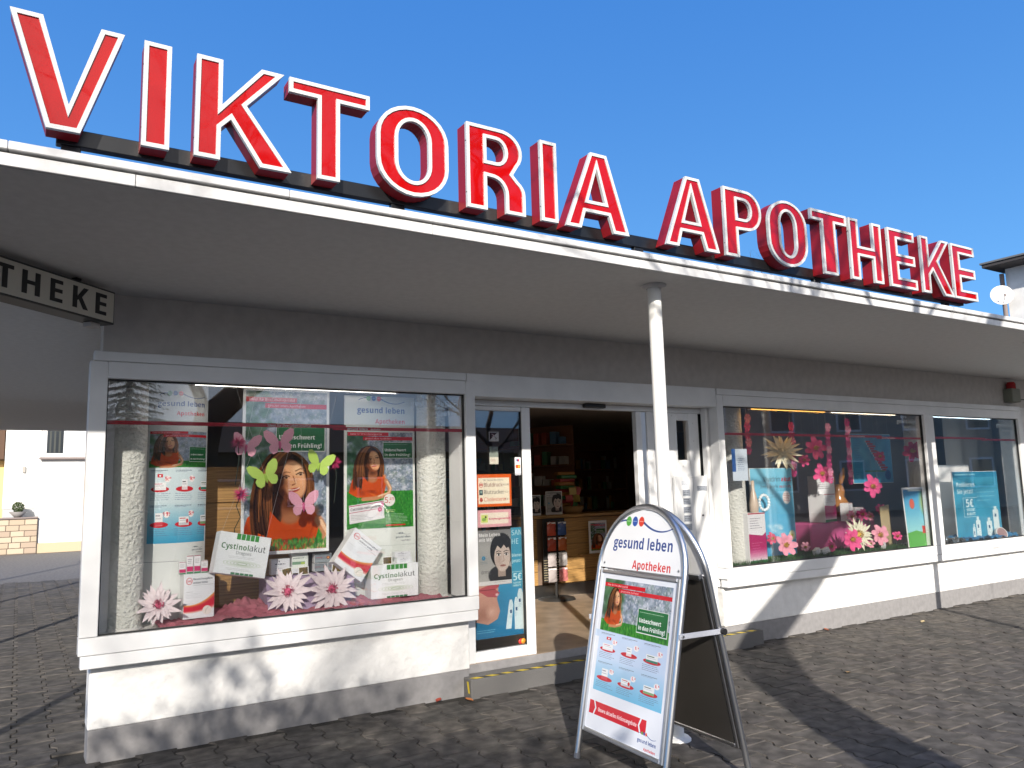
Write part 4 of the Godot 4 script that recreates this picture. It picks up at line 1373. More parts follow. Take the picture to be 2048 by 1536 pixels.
	# neighbour on the right with eaves and satellite dish
	var k := thing("neighbour_house", "pale house corner under dark eaves at the right edge", "house", Vector3(19.0, 0, -3.5))
	obj("wall", bx(0, 0, 0, 9, 6.359, 7, 0.0), wm, k)
	obj("roof", bx(-0.6, 6.44, -0.26, 9.5, 6.485, 7.5, 0.005), M("roof_edge", Color(0.13, 0.135, 0.14), 0.7), k)
	obj("eaves", bx(-0.57, 6.36, -0.23, 9.4, 6.438, 7.4, 0.01), M("eaves_dark", Color(0.05, 0.045, 0.045), 0.8), k)
	obj("corner_pipe", cyl(0.05, 0.05, 0, 6.25, 10), M("sill_stone"), k, Vector3(-0.055, 0, -0.06))
	var ds := thing("satellite_dish", "round white satellite dish on an arm beside the neighbour's wall", "dish", Vector3(18.62, 5.68, -3.45))
	ds.rotation_degrees.y = -52
	ds.scale = Vector3.ONE * 0.66
	var dish := obj("reflector", lathe([Vector2(0.0, -0.06), Vector2(0.15, -0.05), Vector2(0.27, -0.02), Vector2(0.36, 0.03), Vector2(0.36, 0.04), Vector2(0.27, -0.005), Vector2(0.15, -0.035), Vector2(0, -0.045)], 28), M("dish_white", Color(0.74, 0.75, 0.76), 0.4), ds)
	dish.rotation_degrees = Vector3(78, 0, 0)
	obj("feed_arm", pipe([Vector3(0, -0.36, 0.02), Vector3(0.02, -0.1, 0.34)], 0.012), M("sill_stone"), ds)
	obj("feed_horn", cyl(0.03, 0.035, -0.04, 0.04, 10), M("sill_stone"), ds, Vector3(0.02, -0.07, 0.36))
	obj("mount", pipe([Vector3(0, 0, -0.06), Vector3(0.18, -0.1, -0.18), Vector3(0.34, -0.1, -0.22)], 0.02), M("sill_stone"), ds)
	for q in [[2.42, -0.04, 40, "red dry leaf by the left end of the granite step"], [2.66, 0.10, 120, "orange dry leaf before the granite step"], [7.05, -0.02, 75, "brown dry leaf against the right plinth"], [8.2, 0.32, 10, "pale dry leaf on the paving below the right window"], [5.6, 1.25, 200, "small curled leaf on the sunlit paving"]]:
		var lf := thing("dry_leaf", q[3], "leaf", Vector3(q[0], 0.001, q[1]), q[2], "fallen leaves")
		var lm := MB.new(true)
		for i in 6:
			var f0 := i / 6.0
			var f1 := (i + 1) / 6.0
			for s in [-1.0, 1.0]:
				lm.quad(Vector3(f0 * 0.07, 0.003 + 0.008 * f0 * f0, 0), Vector3(f1 * 0.07, 0.003 + 0.008 * f1 * f1, 0), Vector3(f1 * 0.07, 0.008 + 0.012 * f1, s * 0.024 * sin(PI * f1)), Vector3(f0 * 0.07, 0.008 + 0.012 * f0, s * 0.024 * sin(PI * f0)), Vector3.UP)
		obj("blade", lm.done(), M("leaf_%d" % int(q[2]), [Color(0.30, 0.05, 0.03), Color(0.36, 0.13, 0.04), Color(0.28, 0.10, 0.06), Color(0.42, 0.34, 0.2), Color(0.3, 0.2, 0.1)][counts["dry_leaf"] - 1], 0.8), lf)
		obj("stalk", pipe([Vector3(0, 0.003, 0), Vector3(-0.03, 0.004, 0.004)], 0.0012, 4), M("bark"), lf)
	var sb := thing("alarm_strobe", "alarm siren box with a red strobe under the canopy at right", "alarm", Vector3(11.43, 2.60, -0.1))
	obj("siren_box", bx(-0.11, 0, 0, 0.11, 0.19, 0.13, 0.01), M("siren_grey", Color(0.20, 0.21, 0.17), 0.6), sb)
	obj("strobe", lathe([Vector2(0.06, 0.19), Vector2(0.06, 0.26), Vector2(0.045, 0.285), Vector2(0, 0.29)], 16), M("strobe_red", Color(0.42, 0.01, 0.015), 0.25), sb, Vector3(0, 0, 0.065))
	obj("cable", pipe([Vector3(0.11, 0.05, 0.03), Vector3(0.3, 0.06, 0.012), Vector3(0.9, 0.06, 0.012)], 0.008), M("black_plastic"), sb)


# ---------- prints ----------
func banner_image() -> Image:
	# x 0.39..0.81 by y 0.74..2.40 ; 300 x 1180
	var im := img(300, 1180, rgb(214, 220, 220))
	logo(im, 48, 112, 225)
	rect(im, 14, 236, 276, 3, rgb(214, 220, 220))
	blossom(im, Rect2(16, 240, 276, 182), 0.82)
	woman(im, 96, 285, 62)
	photo(im, Rect2i(16, 240, 276, 182))
	red_bands(im, 16, 240, 276, 13)
	fruehling(im, Rect2(196, 318, 96, 76))
	for y in 372:
		rect(im, 16, 424 + y, 276, 1, rgb(204, 222, 228).lerp(rgb(60, 156, 196), clampf((y - 170) / 200.0, 0, 1)))
	products(im, Rect2(18, 432, 330, 350), 3, 2)
	logo(im, 220, 838, 60, rgb(90, 100, 110), rgb(120, 110, 110))
	rect(im, 0, 884, 160, 2, rgb(120, 124, 126))
	return im


func closeup_image() -> Image:
	# 0.66 x 1.24 m
	var im := img(400, 752, rgb(226, 230, 232))
	rect(im, 12, 12, 376, 726, rgb(150, 164, 182))
	blossom(im, Rect2(12, 12, 376, 726), 0.86)
	woman(im, 200, 385, 175)
	photo(im, Rect2i(12, 12, 376, 726))
	fruehling(im, Rect2(150, 160, 232, 130))
	red_bands(im, 12, 40, 376, 22)
	speckle(im, Rect2(12, 690, 376, 44), 420, 1.5, 7, [rgb(30, 96, 30), rgb(70, 156, 54), rgb(96, 170, 62), rgb(36, 112, 44)], 0.7, 2.4)
	rect(im, 0, 738, 400, 14, rgb(226, 230, 232))
	rect(im, 0, 0, 12, 752, rgb(226, 230, 232))
	rect(im, 388, 0, 12, 752, rgb(226, 230, 232))
	return im


func stand_image() -> Image:
	# 0.60 x 1.63 m
	var im := img(420, 1141, rgb(216, 222, 218))
	logo(im, 70, 96, 290)
	blossom(im, Rect2(10, 205, 400, 540), 0.62)
	woman(im, 150, 345, 108)
	photo(im, Rect2i(10, 205, 400, 540))
	red_bands(im, 14, 206, 396, 20)
	fruehling(im, Rect2(225, 262, 184, 92))
	# a packet with its price
	poly(im, [Vector2(22, 615), Vector2(228, 590), Vector2(232, 690), Vector2(26, 716)], rgb(226, 226, 230))
	poly(im, [Vector2(22, 619), Vector2(228, 594), Vector2(228, 598), Vector2(22, 623)], rgb(168, 24, 70))
	poly(im, [Vector2(24, 655), Vector2(190, 635), Vector2(190, 638), Vector2(24, 658)], rgb(168, 24, 70))
	text(im, "Cetirizin-ratiopharm", 32, 646, 21, rgb(60, 60, 66), true, 0, 0.86, -0.11)
	blob(im, 205, 640, 15, 15, rgb(196, 50, 110), 0.3)
	blob(im, 205, 640, 5, 5, rgb(230, 200, 210), 0.3)
	blob(im, 220, 614, 12, 16, rgb(206, 90, 140), 0.5)
	fine_print(im, 34, 668, 130, 4, 8, rgb(120, 120, 128), 2)
	blob(im, 262, 590, 36, 36, rgb(236, 234, 230), 0.06)
	text(im, "5.", 250, 606, 46, rgb(190, 30, 44), false, 1)
	text(im, "49", 276, 592, 26, rgb(190, 30, 44), false, 1)
	fine_print(im, 240, 645, 60, 2, 9, rgb(230, 236, 160), 3, 0.1)
	fine_print(im, 240, 668, 160, 7, 8, rgb(196, 222, 196), 2)
	rect(im, 240, 727, 120, 8, rgb(206, 50, 44))
	logo(im, 300, 805, 90, rgb(80, 92, 104), rgb(110, 110, 116))
	rect(im, 200, 842, 220, 2, rgb(170, 178, 176))
	return im


func cystinol_image() -> Image:
	var im := img(400, 300, rgb(232, 238, 242))
	for i in 5:
		rect(im, 130 + i * 36, 0, 31, 44, rgb(58, 140, 62))
		rect(im, 130 + i * 36, 284, 31, 16, rgb(58, 120, 80))
	text_fit(im, "Cystinol", 24, 118, 212, rgb(70, 118, 74), true)
	text_fit(im, "akut", 242, 118, 128, rgb(50, 62, 62), false)
	text(im, "Dragees", 205, 152, 34, rgb(96, 108, 108), false, 1)
	fine_print(im, 90, 168, 230, 2, 10, rgb(150, 160, 164), 2)
	for i in 5:
		for k in 120:
			var a := TAU * k / 120.0
			var rr := 40 + i * 26
			blob(im, 205 + cos(a) * rr, 218 + sin(a) * rr * 0.17, 2.4, 2.0, rgb(110, 148, 84).lerp(rgb(190, 210, 180), i / 5.0), 0.6, 0, 0.8)
	fine_print(im, 90, 256, 230, 2, 10, rgb(150, 160, 164), 2)
	return im


func hay_image() -> Image:
	var im := img(260, 380, rgb(232, 238, 244))
	for k in 60:
		var a := TAU * k / 60.0
		blob(im, 44 + cos(a) * 24, 58 + sin(a) * 28, 3, 3, rgb(206, 50, 60), 0.4)
	text(im, "DHU", 44, 68, 26, rgb(206, 50, 60), true, 1)
	text_fit(im, "Heuschnupfen-", 78, 52, 168, rgb(70, 78, 92), true)
	text_fit(im, "mittel DHU", 78, 84, 122, rgb(70, 78, 92), true)
	rect(im, 78, 96, 170, 2, rgb(120, 126, 140))
	fine_print(im, 18, 150, 60, 1, 8, rgb(120, 128, 140), 3, 0.0)
	fine_print(im, 18, 166, 150, 4, 12, rgb(160, 168, 178), 2)
	for i in 46:
		var f := i / 46.0
		var y0 := lerpf(262, 330, f)
		stroke(im, bez(Vector2(0, y0), Vector2(130, y0 + 30 - 20 * f), Vector2(260, lerpf(170, 300, f)), 12), 3, 3, rgb(232, 176, 96).lerp(rgb(206, 44, 66), clampf(f * 3.0, 0, 1)).lerp(rgb(240, 214, 200), clampf((f - 0.75) * 4.0, 0, 1)))
	blob(im, 200, 318, 40, 40, rgb(240, 236, 230), 0.05)
	stroke(im, bez(Vector2(185, 340), Vector2(190, 300), Vector2(215, 290)), 2, 2, rgb(140, 160, 140))
	return im


func ms_image() -> Image:
	var im := img(256, 360, rgb(172, 172, 168))
	rect(im, 0, 0, 256, 110, rgb(132, 132, 130))
	for y in 110:
		rect(im, 0, y, 256, 1, rgb(126, 126, 126).lerp(rgb(172, 172, 168), y / 110.0))
	blob(im, 180, 300, 110, 70, rgb(40, 40, 44), 0.1)
	rect(im, 150, 230, 60, 80, rgb(168, 150, 138))
	blob(im, 182, 140, 92, 120, rgb(22, 22, 24), 0.05)
	blob(im, 186, 178, 68, 104, rgb(208, 192, 180), 0.1)
	blob(im, 160, 196, 34, 70, rgb(176, 156, 144), 0.9, 0, 0.6)
	poly(im, [Vector2(100, 150), Vector2(104, 80), Vector2(150, 46), Vector2(230, 50), Vector2(256, 100), Vector2(256, 150), Vector2(246, 112), Vector2(220, 126), Vector2(200, 100), Vector2(176, 128), Vector2(150, 104), Vector2(128, 140), Vector2(116, 215)], rgb(20, 20, 22))
	for i in 9:
		stroke(im, [Vector2(150 + i * 11, 60), Vector2(140 + i * 13, 26 + rng.randf() * 20)], 4, 1, rgb(20, 20, 22))
	for e in [158, 218]:
		blob(im, e, 166, 17, 8, rgb(236, 232, 228), 0.2)
		blob(im, e, 166, 8, 8, rgb(40, 34, 32), 0.2)
		stroke(im, [Vector2(e - 18, 160), Vector2(e, 155), Vector2(e + 18, 160)], 2.5, 2, rgb(30, 26, 26))
		stroke(im, [Vector2(e - 20, 147), Vector2(e, 140), Vector2(e + 20, 146)], 3, 2, rgb(44, 38, 36))
	stroke(im, [Vector2(194, 170), Vector2(200, 205), Vector2(188, 212)], 2, 3, rgb(160, 136, 124))
	blob(im, 190, 238, 26, 8, rgb(150, 98, 92), 0.3)
	photo(im, Rect2i(0, 0, 256, 334))
	text(im, "Mein Leben", 8, 42, 30, rgb(236, 236, 236), true)
	text(im, "mit MS", 8, 74, 30, rgb(236, 236, 236), true)
	for k in 6:
		var a := TAU * k / 6.0
		blob(im, 40 + cos(a) * 9, 182 + sin(a) * 9, 7, 7, rgb(60, 140, 178), 0.3)
	fine_print(im, 14, 206, 60, 2, 10, rgb(110, 130, 140), 3)
	text(im, "dmsg", 20, 284, 32, rgb(90, 90, 92), false)
	rect(im, 0, 334, 256, 26, rgb(214, 214, 212))
	fine_print(im, 120, 342, 120, 1, 8, rgb(150, 150, 150), 3)
	return im


func lips_image() -> Image:
	var im := img(320, 340, rgb(52, 142, 184))
	for y in 340:
		rect(im, 0, y, 320, 1, rgb(60, 156, 196).lerp(rgb(40, 120, 164), y / 340.0))
	poly(im, [Vector2(0, 0), Vector2(150, 0), Vector2(160, 60), Vector2(150, 120), Vector2(168, 190), Vector2(150, 235), Vector2(90, 262), Vector2(0, 236)], rgb(206, 158, 138))
	blob(im, 60, 200, 90, 60, rgb(176, 122, 102), 0.9, 0, 0.7)
	blob(im, 110, 190, 44, 50, rgb(226, 184, 164), 0.9)
	poly(im, [Vector2(30, 52), Vector2(110, 30), Vector2(160, 20), Vector2(166, 44), Vector2(140, 60), Vector2(168, 82), Vector2(150, 108), Vector2(90, 100), Vector2(36, 66)], rgb(180, 84, 90))
	blob(im, 150, 92, 14, 11, rgb(240, 200, 200), 0.6)
	stroke(im, [Vector2(34, 60), Vector2(140, 60)], 3, 2, rgb(120, 50, 58))
	photo(im, Rect2i(0, 0, 320, 340))
	for q in [[225, 130, 30, 170, 0.18], [262, 118, 26, 190, 0.0], [285, 70, 36, 240, 0.0]]:
		poly(im, [Vector2(q[0], q[1] + 30), Vector2(q[0] + q[2] * 0.25, q[1]), Vector2(q[0] + q[2] * 0.75, q[1]), Vector2(q[0] + q[2], q[1] + 30), Vector2(q[0] + q[2] - q[4] * 90, q[1] + q[3]), Vector2(q[0] - q[4] * 120, q[1] + q[3])], rgb(214, 232, 236))
		rect(im, q[0] + 8, q[1] + 60, 12, 20, rgb(40, 80, 130))
		fine_print(im, q[0] + 4, q[1] + 90, q[2] - 8, 3, 8, rgb(120, 160, 180), 2)
	fine_print(im, 20, 290, 120, 2, 12, rgb(110, 180, 210), 5)
	return im


func offer_image(w: int, h: int) -> Image:
	# the blue five euro offer
	var im := img(w, h, rgb(66, 158, 190))
	rect(im, 0, 0, w, h * 0.08, rgb(44, 134, 172))
	fine_print(im, w * 0.05, h * 0.03, w * 0.6, 1, 8, rgb(160, 214, 226), maxf(2, h * 0.02))
	text(im, "Probieren", w * 0.07, h * 0.22, h * 0.09, rgb(214, 238, 244), true)
	text(im, "Sie jetzt!", w * 0.07, h * 0.32, h * 0.09, rgb(214, 238, 244), true)
	fine_print(im, w * 0.5, h * 0.3, w * 0.42, 3, h * 0.06, rgb(120, 190, 214), maxf(1, h * 0.015))
	for q in [[0.18, 0.38, 0.32, 0.006], [0.18, 0.66, 0.32, 0.006]]:
		rect(im, w * q[0], h * q[1], w * q[2], maxf(2, h * q[3]), rgb(220, 242, 246))
	rect(im, w * 0.18, h * 0.38, 3, h * 0.28, rgb(220, 242, 246))
	text(im, "5€", w * 0.24, h * 0.52, h * 0.16, rgb(232, 246, 248), true)
	text(im, "SOFORT", w * 0.24, h * 0.58, h * 0.055, rgb(220, 242, 246), true)
	text(im, "RABATT", w * 0.24, h * 0.64, h * 0.055, rgb(220, 242, 246), true)
	for q in [[0.42, 0.72, 0.1, 0.26], [0.66, 0.74, 0.12, 0.24], [0.82, 0.58, 0.13, 0.4], [0.34, 0.82, 0.06, 0.16]]:
		rect(im, w * (q[0] + q[2] * 0.25), h * (q[1] - 0.05), w * q[2] * 0.5, h * 0.06, rgb(206, 230, 234))
		rect(im, w * q[0], h * q[1], w * q[2], h * q[3], rgb(220, 238, 240))
		rect(im, w * (q[0] + q[2] * 0.3), h * (q[1] + 0.06), w * q[2] * 0.3, h * 0.05, rgb(50, 100, 140))
	return im


func vividrin_image() -> Image:
	var im := img(300, 480, rgb(120, 190, 220))
	for y in 480:
		rect(im, 0, y, 300, 1, rgb(126, 198, 226).lerp(rgb(70, 160, 205), y / 480.0))
	speckle(im, Rect2(0, 300, 300, 120), 60, 10, 40, [rgb(190, 220, 234), rgb(230, 240, 244), rgb(90, 170, 210)], 0.4, 0.5)
	text_fit(im, "Vividrin", 88, 70, 122, rgb(60, 70, 80), false)
	text_fit(im, "akut", 290, 70, 70, rgb(190, 30, 44), true, 2)
	text_fit(im, "Ihre schnelle", 66, 104, 128, rgb(70, 80, 90), false)
	text_fit(im, "Akut-Hilfe", 290, 104, 88, rgb(190, 60, 60), false, 2)
	blob(im, 250, 156, 30, 36, rgb(236, 232, 230), 0.08)
	fine_print(im, 228, 136, 46, 5, 9, rgb(190, 80, 80), 3, 0.2)
	fine_print(im, 100, 150, 100, 1, 8, rgb(90, 140, 170), 3)
	fine_print(im, 110, 190, 110, 4, 14, rgb(100, 160, 190), 2)
	blob(im, 272, 356, 26, 30, rgb(240, 236, 190), 0.3)
	blob(im, 272, 356, 9, 9, rgb(220, 190, 60), 0.3)
	rect(im, 0, 455, 300, 25, rgb(60, 120, 60))
	return im


func plain_print(w: int, h: int, bg: Color, bands: Array, lines: Array) -> Image:
	var im := img(w, h, bg)
	for b in bands:
		rect(im, b[0] * w, b[1] * h, b[2] * w, b[3] * h, b[4])
	for l in lines:
		fine_print(im, l[0] * w, l[1] * h, l[2] * w, l[3], l[4] * h, l[5], maxf(1, l[4] * h * 0.35))
	return im


# ---------- decorations ----------
func petal_flower(called: String, label: String, at: Vector3, r: float, petals: int, layers: int, col: Material, heart: Material, group: String, face := Vector3(-0.3, 0.25, 1.0), width := 0.42, sharp := 1.0) -> Node3D:
	var t := thing(called, label, "flower", at, 0, group)
	t.transform.basis = Basis.looking_at(-face.normalized(), Vector3.UP)
	for l in layers:
		var R := r * (1.0 - 0.22 * l)
		for k in petals:
			var m := MB.new(true)
			var seg := 7
			var a := TAU * (k + 0.5 * l) / petals + rng.randf_range(-0.1, 0.1)
			var L := R * rng.randf_range(0.78, 1.08)
			var ca := cos(a)
			var sa := sin(a)
			var curl := rng.randf_range(-0.22, 0.25)
			var bend := rng.randf_range(-0.12, 0.12)
			var pr := []
			for i in seg + 1:
				var f := float(i) / seg
				var w := R * width * 6.0 / petals
				if sharp > 0.5:
					w *= sin(PI * clampf(f * 0.9 + 0.08, 0, 1)) * (1.0 - f * 0.35)
					if i == seg:
						w *= 0.25
				else:
					w *= pow(sin(PI * (0.10 + 0.78 * f)), 0.7)
				var z := 0.012 * l + L * (curl * f * f + 0.1 * f) + 0.006 * sin(f * 9.0 + k)
				pr.append([f * L, w * 0.5, z, bend * f * f * L])
			for i in seg:
				var p: Array = pr[i]
				var q: Array = pr[i + 1]
				for s in [-1.0, 1.0]:
					var e0: float = s * p[1] + p[3]
					var e1: float = s * q[1] + q[3]
					var A := Vector3(p[0] * ca - p[3] * sa, p[0] * sa + p[3] * ca, p[2] - 0.004)
					var B := Vector3(q[0] * ca - q[3] * sa, q[0] * sa + q[3] * ca, q[2] - 0.004)
					var C := Vector3(q[0] * ca - e1 * sa, q[0] * sa + e1 * ca, q[2] + q[1] * 0.3)
					var D := Vector3(p[0] * ca - e0 * sa, p[0] * sa + e0 * ca, p[2] + p[1] * 0.3)
					m.quad(A, B, C, D, Vector3(0, 0, 1))
			obj("petal", m.done(), col, t)
	var hm := MB.new(true)
	for i in 70:
		var a2 := rng.randf() * TAU
		var rr := r * 0.2 * sqrt(rng.randf())
		var p2 := Vector3(cos(a2) * rr, sin(a2) * rr, 0.02 + r * 0.05)
		var tip := p2 + Vector3(cos(a2) * rr * 0.35, sin(a2) * rr * 0.35, r * 0.12)
		hm.tri(p2 + Vector3(0.004, 0, 0), p2 - Vector3(0.004, 0, 0), tip, Vector3(0, 0, 1))
		hm.tri(p2 + Vector3(0, 0.004, 0), p2 - Vector3(0, 0.004, 0), tip, Vector3(0, 0, 1))
	obj("flower_heart", hm.done(), heart, t)
	obj("heart_base", lathe([Vector2(0, r * 0.1 + 0.014), Vector2(r * 0.12, r * 0.07 + 0.014), Vector2(r * 0.18, 0.006)], 14), heart, t).rotation_degrees.x = 90
	return t


func pompom(label: String, at: Vector3, r: float, stem: Array, col: Material) -> void:
	var t := thing("paper_bloom", label, "flower", at, 0, "spiky pink blooms among the butterflies")
	var m := MB.new()
	for i in 130:
		var d := Vector3(rng.randfn(), rng.randfn(), rng.randfn()).normalized()
		var s := d.cross(Vector3(0.3, 0.9, 0.2)).normalized() * 0.0035
		var L := r * rng.randf_range(0.7, 1.05)
		m.tri(d * 0.005 + s, d * 0.005 - s, d * L, d.cross(s))
		var s2 := d.cross(s).normalized() * 0.0035
		m.tri(d * 0.005 + s2, d * 0.005 - s2, d * L, s)
	obj("bloom", m.done(), col, t)
	var pts := [Vector3.ZERO]
	for p in stem:
		pts.append(p)
	obj("stem", pipe(pts, 0.0035, 6), M("stem_dark", Color(0.02, 0.03, 0.02), 0.8), t)


func butterfly(label: String, at: Vector3, w: float, wing: Material, body: Material, tilt: float) -> void:
	var t := thing("paper_butterfly", label, "butterfly", at, 0, "paper butterflies hung before the big poster")
	t.rotation_degrees = Vector3(-4, -12, tilt)
	for s in [-1, 1]:
		var up := [Vector2(0.02, 0.0), Vector2(0.06, 0.16), Vector2(0.2, 0.36), Vector2(0.4, 0.46), Vector2(0.5, 0.42), Vector2(0.5, 0.26), Vector2(0.42, 0.08), Vector2(0.3, -0.02), Vector2(0.14, -0.06)]
		var lo := [Vector2(0.02, 0.0), Vector2(0.16, -0.045), Vector2(0.3, -0.03), Vector2(0.37, -0.12), Vector2(0.35, -0.26), Vector2(0.25, -0.36), Vector2(0.12, -0.32), Vector2(0.05, -0.16)]
		for q in [up, lo]:
			var P := PackedVector2Array()
			for p in q:
				P.append(Vector2(p.x * w * s, p.y * w))
			var m := MB.new()
			m.flat(P, 0.002, Vector3(0, 0, 1))
			m.flat(P, -0.002, Vector3(0, 0, -1))
			m.wall(P, -0.002, 0.002)
			var o := obj("wing", m.done(), wing, t)
			o.rotation_degrees.y = -14.0 * s
	obj("body", lathe([Vector2(0, -0.2 * w), Vector2(0.035 * w, -0.1 * w), Vector2(0.045 * w, 0.05 * w), Vector2(0.03 * w, 0.14 * w), Vector2(0, 0.17 * w)], 8), body, t, Vector3(0, -0.02, 0.004))
	obj("thread", pipe([Vector3(0, 0.1 * w, 0), Vector3(0, maxf(0.12, 2.6 - at.y), 0)], 0.0006, 4), M("thread", Color(0.5, 0.5, 0.5), 0.5), t)


func drape(x0: float, x1: float, z0: float, z1: float, base: float, fn: Callable, nx: int, nz: int) -> ArrayMesh:
	var m := MB.new(true)
	for i in nx:
		for k in nz:
			var P := func(a: int, c: int) -> Vector3:
				var x := lerpf(x0, x1, float(a) / nx)
				var z := lerpf(z0, z1, float(c) / nz)
				return Vector3(x, base + fn.call(x, z), z)
			m.quad(P.call(i, k), P.call(i + 1, k), P.call(i + 1, k + 1), P.call(i, k + 1), Vector3.UP)
	return m.done()


func left_display() -> void:
	# plaster pillars
	for q in [[0.284, -0.335, 0.103, "left"], [2.575, -0.40, 0.122, "right"]]:
		var t := thing("plaster_pillar", "rough white plaster pillar at the %s end of the left display" % q[3], "pillar", Vector3(q[0], 0.741, q[1]), 0, "plaster pillars in the display windows")
		obj("shaft", cyl(q[2], q[2], 0.0, 1.90, 32), M("pillar_plaster"), t)
		obj("foot_ring", cyl(q[2] + 0.008, q[2] + 0.004, 0.0, 0.018, 32), M("board_white"), t)
	# curved banner
	var bn := thing("curved_banner", "curved cardboard banner with product offers beside the left plaster pillar", "banner", Vector3(0.60, 0.741, -0.72))
	var st := SurfaceTool.new()
	st.begin(Mesh.PRIMITIVE_TRIANGLES)
	st.set_smooth_group(0)
	var R := 0.30
	var n := 18
	for i in n:
		for c in [[0, 0], [0, 1], [1, 1], [0, 0], [1, 1], [1, 0]]:
			var f := float(i + c[0]) / n
			var a := lerpf(-0.72, 0.78, f)
			st.set_uv(Vector2(f, 1.0 - c[1]))
			st.add_vertex(Vector3(sin(a) * R, c[1] * 1.66, cos(a) * R))
	st.generate_normals()
	obj("printed_sheet", st.commit(), print_mat("banner", banner_image(), 0.25), bn)
	var bk := MB.new(true)
	for i in n:
		var a := lerpf(-0.72, 0.78, float(i) / n)
		var b := lerpf(-0.72, 0.78, float(i + 1) / n)
		bk.quad(Vector3(sin(a), 0, cos(a)) * (R - 0.003), Vector3(sin(b), 0, cos(b)) * (R - 0.003), Vector3(sin(b) * (R - 0.003), 1.66, cos(b) * (R - 0.003)), Vector3(sin(a) * (R - 0.003), 1.66, cos(a) * (R - 0.003)), Vector3(-sin(a), 0, -cos(a)))
	obj("card_back", bk.done(), M("print_white"), bn)
	# big poster and stand
	var ps := thing("hanging_poster", "large spring poster of a woman in orange, hung in the middle of the left window", "poster", Vector3(1.375, 1.156, -0.43))
	obj("sheet", bx(-0.332, 0, -0.006, 0.332, 1.244, 0, 0.001), M("print_white"), ps)
	obj("poster_print", sheet_front(0.66, 1.24, 0.0008), print_mat("closeup", closeup_image(), 0.14), ps, Vector3(0, 0.002, 0))
	for s in [-1, 1]:
		obj("cord", pipe([Vector3(0.28 * s, 1.24, -0.003), Vector3(0.28 * s, 1.50, -0.003)], 0.0012, 5), M("thread"), ps)
	var sd := thing("display_stand", "tall white standee with spring photo and price bubble in the left window", "standee", Vector3(2.14, 0.741, -0.44))
	obj("board", bx(-0.305, 0, -0.02, 0.305, 1.632, 0, 0.002), M("print_white"), sd)
	obj("poster_print", sheet_front(0.60, 1.63, 0.0012), print_mat("stand", stand_image(), 0.14), sd, Vector3(0, 0.001, 0))
	obj("easel_strut", bx(-0.03, 0, -0.28, 0.03, 0.9, -0.262, 0.002), M("print_white"), sd).rotation_degrees.x = 12
	# cartons
	var cw := M("carton_white")
	var a1 := thing("medicine_box", "white and green box hanging tilted before the spring poster", "box", Vector3(0.985, 1.045, -0.20))
	a1.rotation_degrees = Vector3(-6, 5, -11.5)
	carton(a1, 0.365, 0.285, 0.10, print_mat("cystinol", cystinol_image(), 0.4), cw)
	for s in [-1, 1]:
		obj("thread", pipe([Vector3(0.16 * s, 0.284, -0.05), Vector3(0.10 * s + 0.16, 1.5, -0.05)], 0.0008, 4), M("thread"), a1)
	var a2 := thing("medicine_box", "white and green box standing at the right end of the pink cloth", "box", Vector3(2.195, 0.775, -0.29))
	carton(a2, 0.40, 0.255, 0.13, print_mat("cystinol", null), cw)
	var a3 := thing("medicine_box", "white box with red wave standing on the cloth at left", "box", Vector3(0.742, 0.77, -0.30), 4)
	carton(a3, 0.205, 0.30, 0.11, print_mat("hay", hay_image(), 0.4), cw)
	var a4 := thing("medicine_box", "white box with red wave balanced on its corner beside the standee", "box", Vector3(1.80, 1.0, -0.27))
	a4.rotation_degrees = Vector3(-8, 6, -39)
	carton(a4, 0.276, 0.315, 0.10, print_mat("hay", null), cw)
	obj("prop_rod", pipe([Vector3(0.0, 0.01, -0.05), Vector3(0.17, -0.22, -0.06)], 0.004, 6), M("thread"), a4)
	# small packets
	var tin := print_mat("tin_print", plain_print(60, 80, rgb(226, 228, 232), [[0, 0, 1, 0.04, rgb(150, 40, 60)], [0, 0.6, 1, 0.28, rgb(196, 56, 110)], [0, 0.9, 1, 0.1, rgb(60, 130, 90)]], [[0.15, 0.2, 0.7, 3, 0.1, rgb(110, 110, 120)]]), 0.4)
	var lab := ["leftmost of the pile", "second in the pile", "third in the pile", "rightmost of the pile"]
	for i in 4:
		var x: float = [0.668, 0.716, 0.764, 0.812][i]
		var h: float = [0.085, 0.125, 0.125, 0.085][i]
		var b := thing("small_packet", "tiny pink and white packet on the red-wave box, " + lab[i], "packet", Vector3(x - 0.035, 1.0705, -0.32), 0, "tiny packets on the red-wave box")
		carton(b, 0.044, h, 0.045, tin, cw)
	var gp := print_mat("green_packet", plain_print(100, 60, rgb(226, 236, 228), [[0, 0.45, 0.8, 0.25, rgb(120, 160, 130)], [0.55, 0.5, 0.25, 0.2, rgb(170, 200, 90)]], [[0.05, 0.12, 0.7, 1, 0.2, rgb(80, 90, 90)]]), 0.4)
	var yp := print_mat("grey_packet", grey_packet_image(), 0.4)
	var wp := print_mat("white_packet", plain_print(100, 60, rgb(222, 226, 232), [[0.4, 0.1, 0.06, 0.1, rgb(70, 70, 90)]], [[0.2, 0.3, 0.6, 1, 0.2, rgb(90, 90, 110)], [0.2, 0.6, 0.5, 2, 0.12, rgb(150, 150, 165)]]), 0.4)
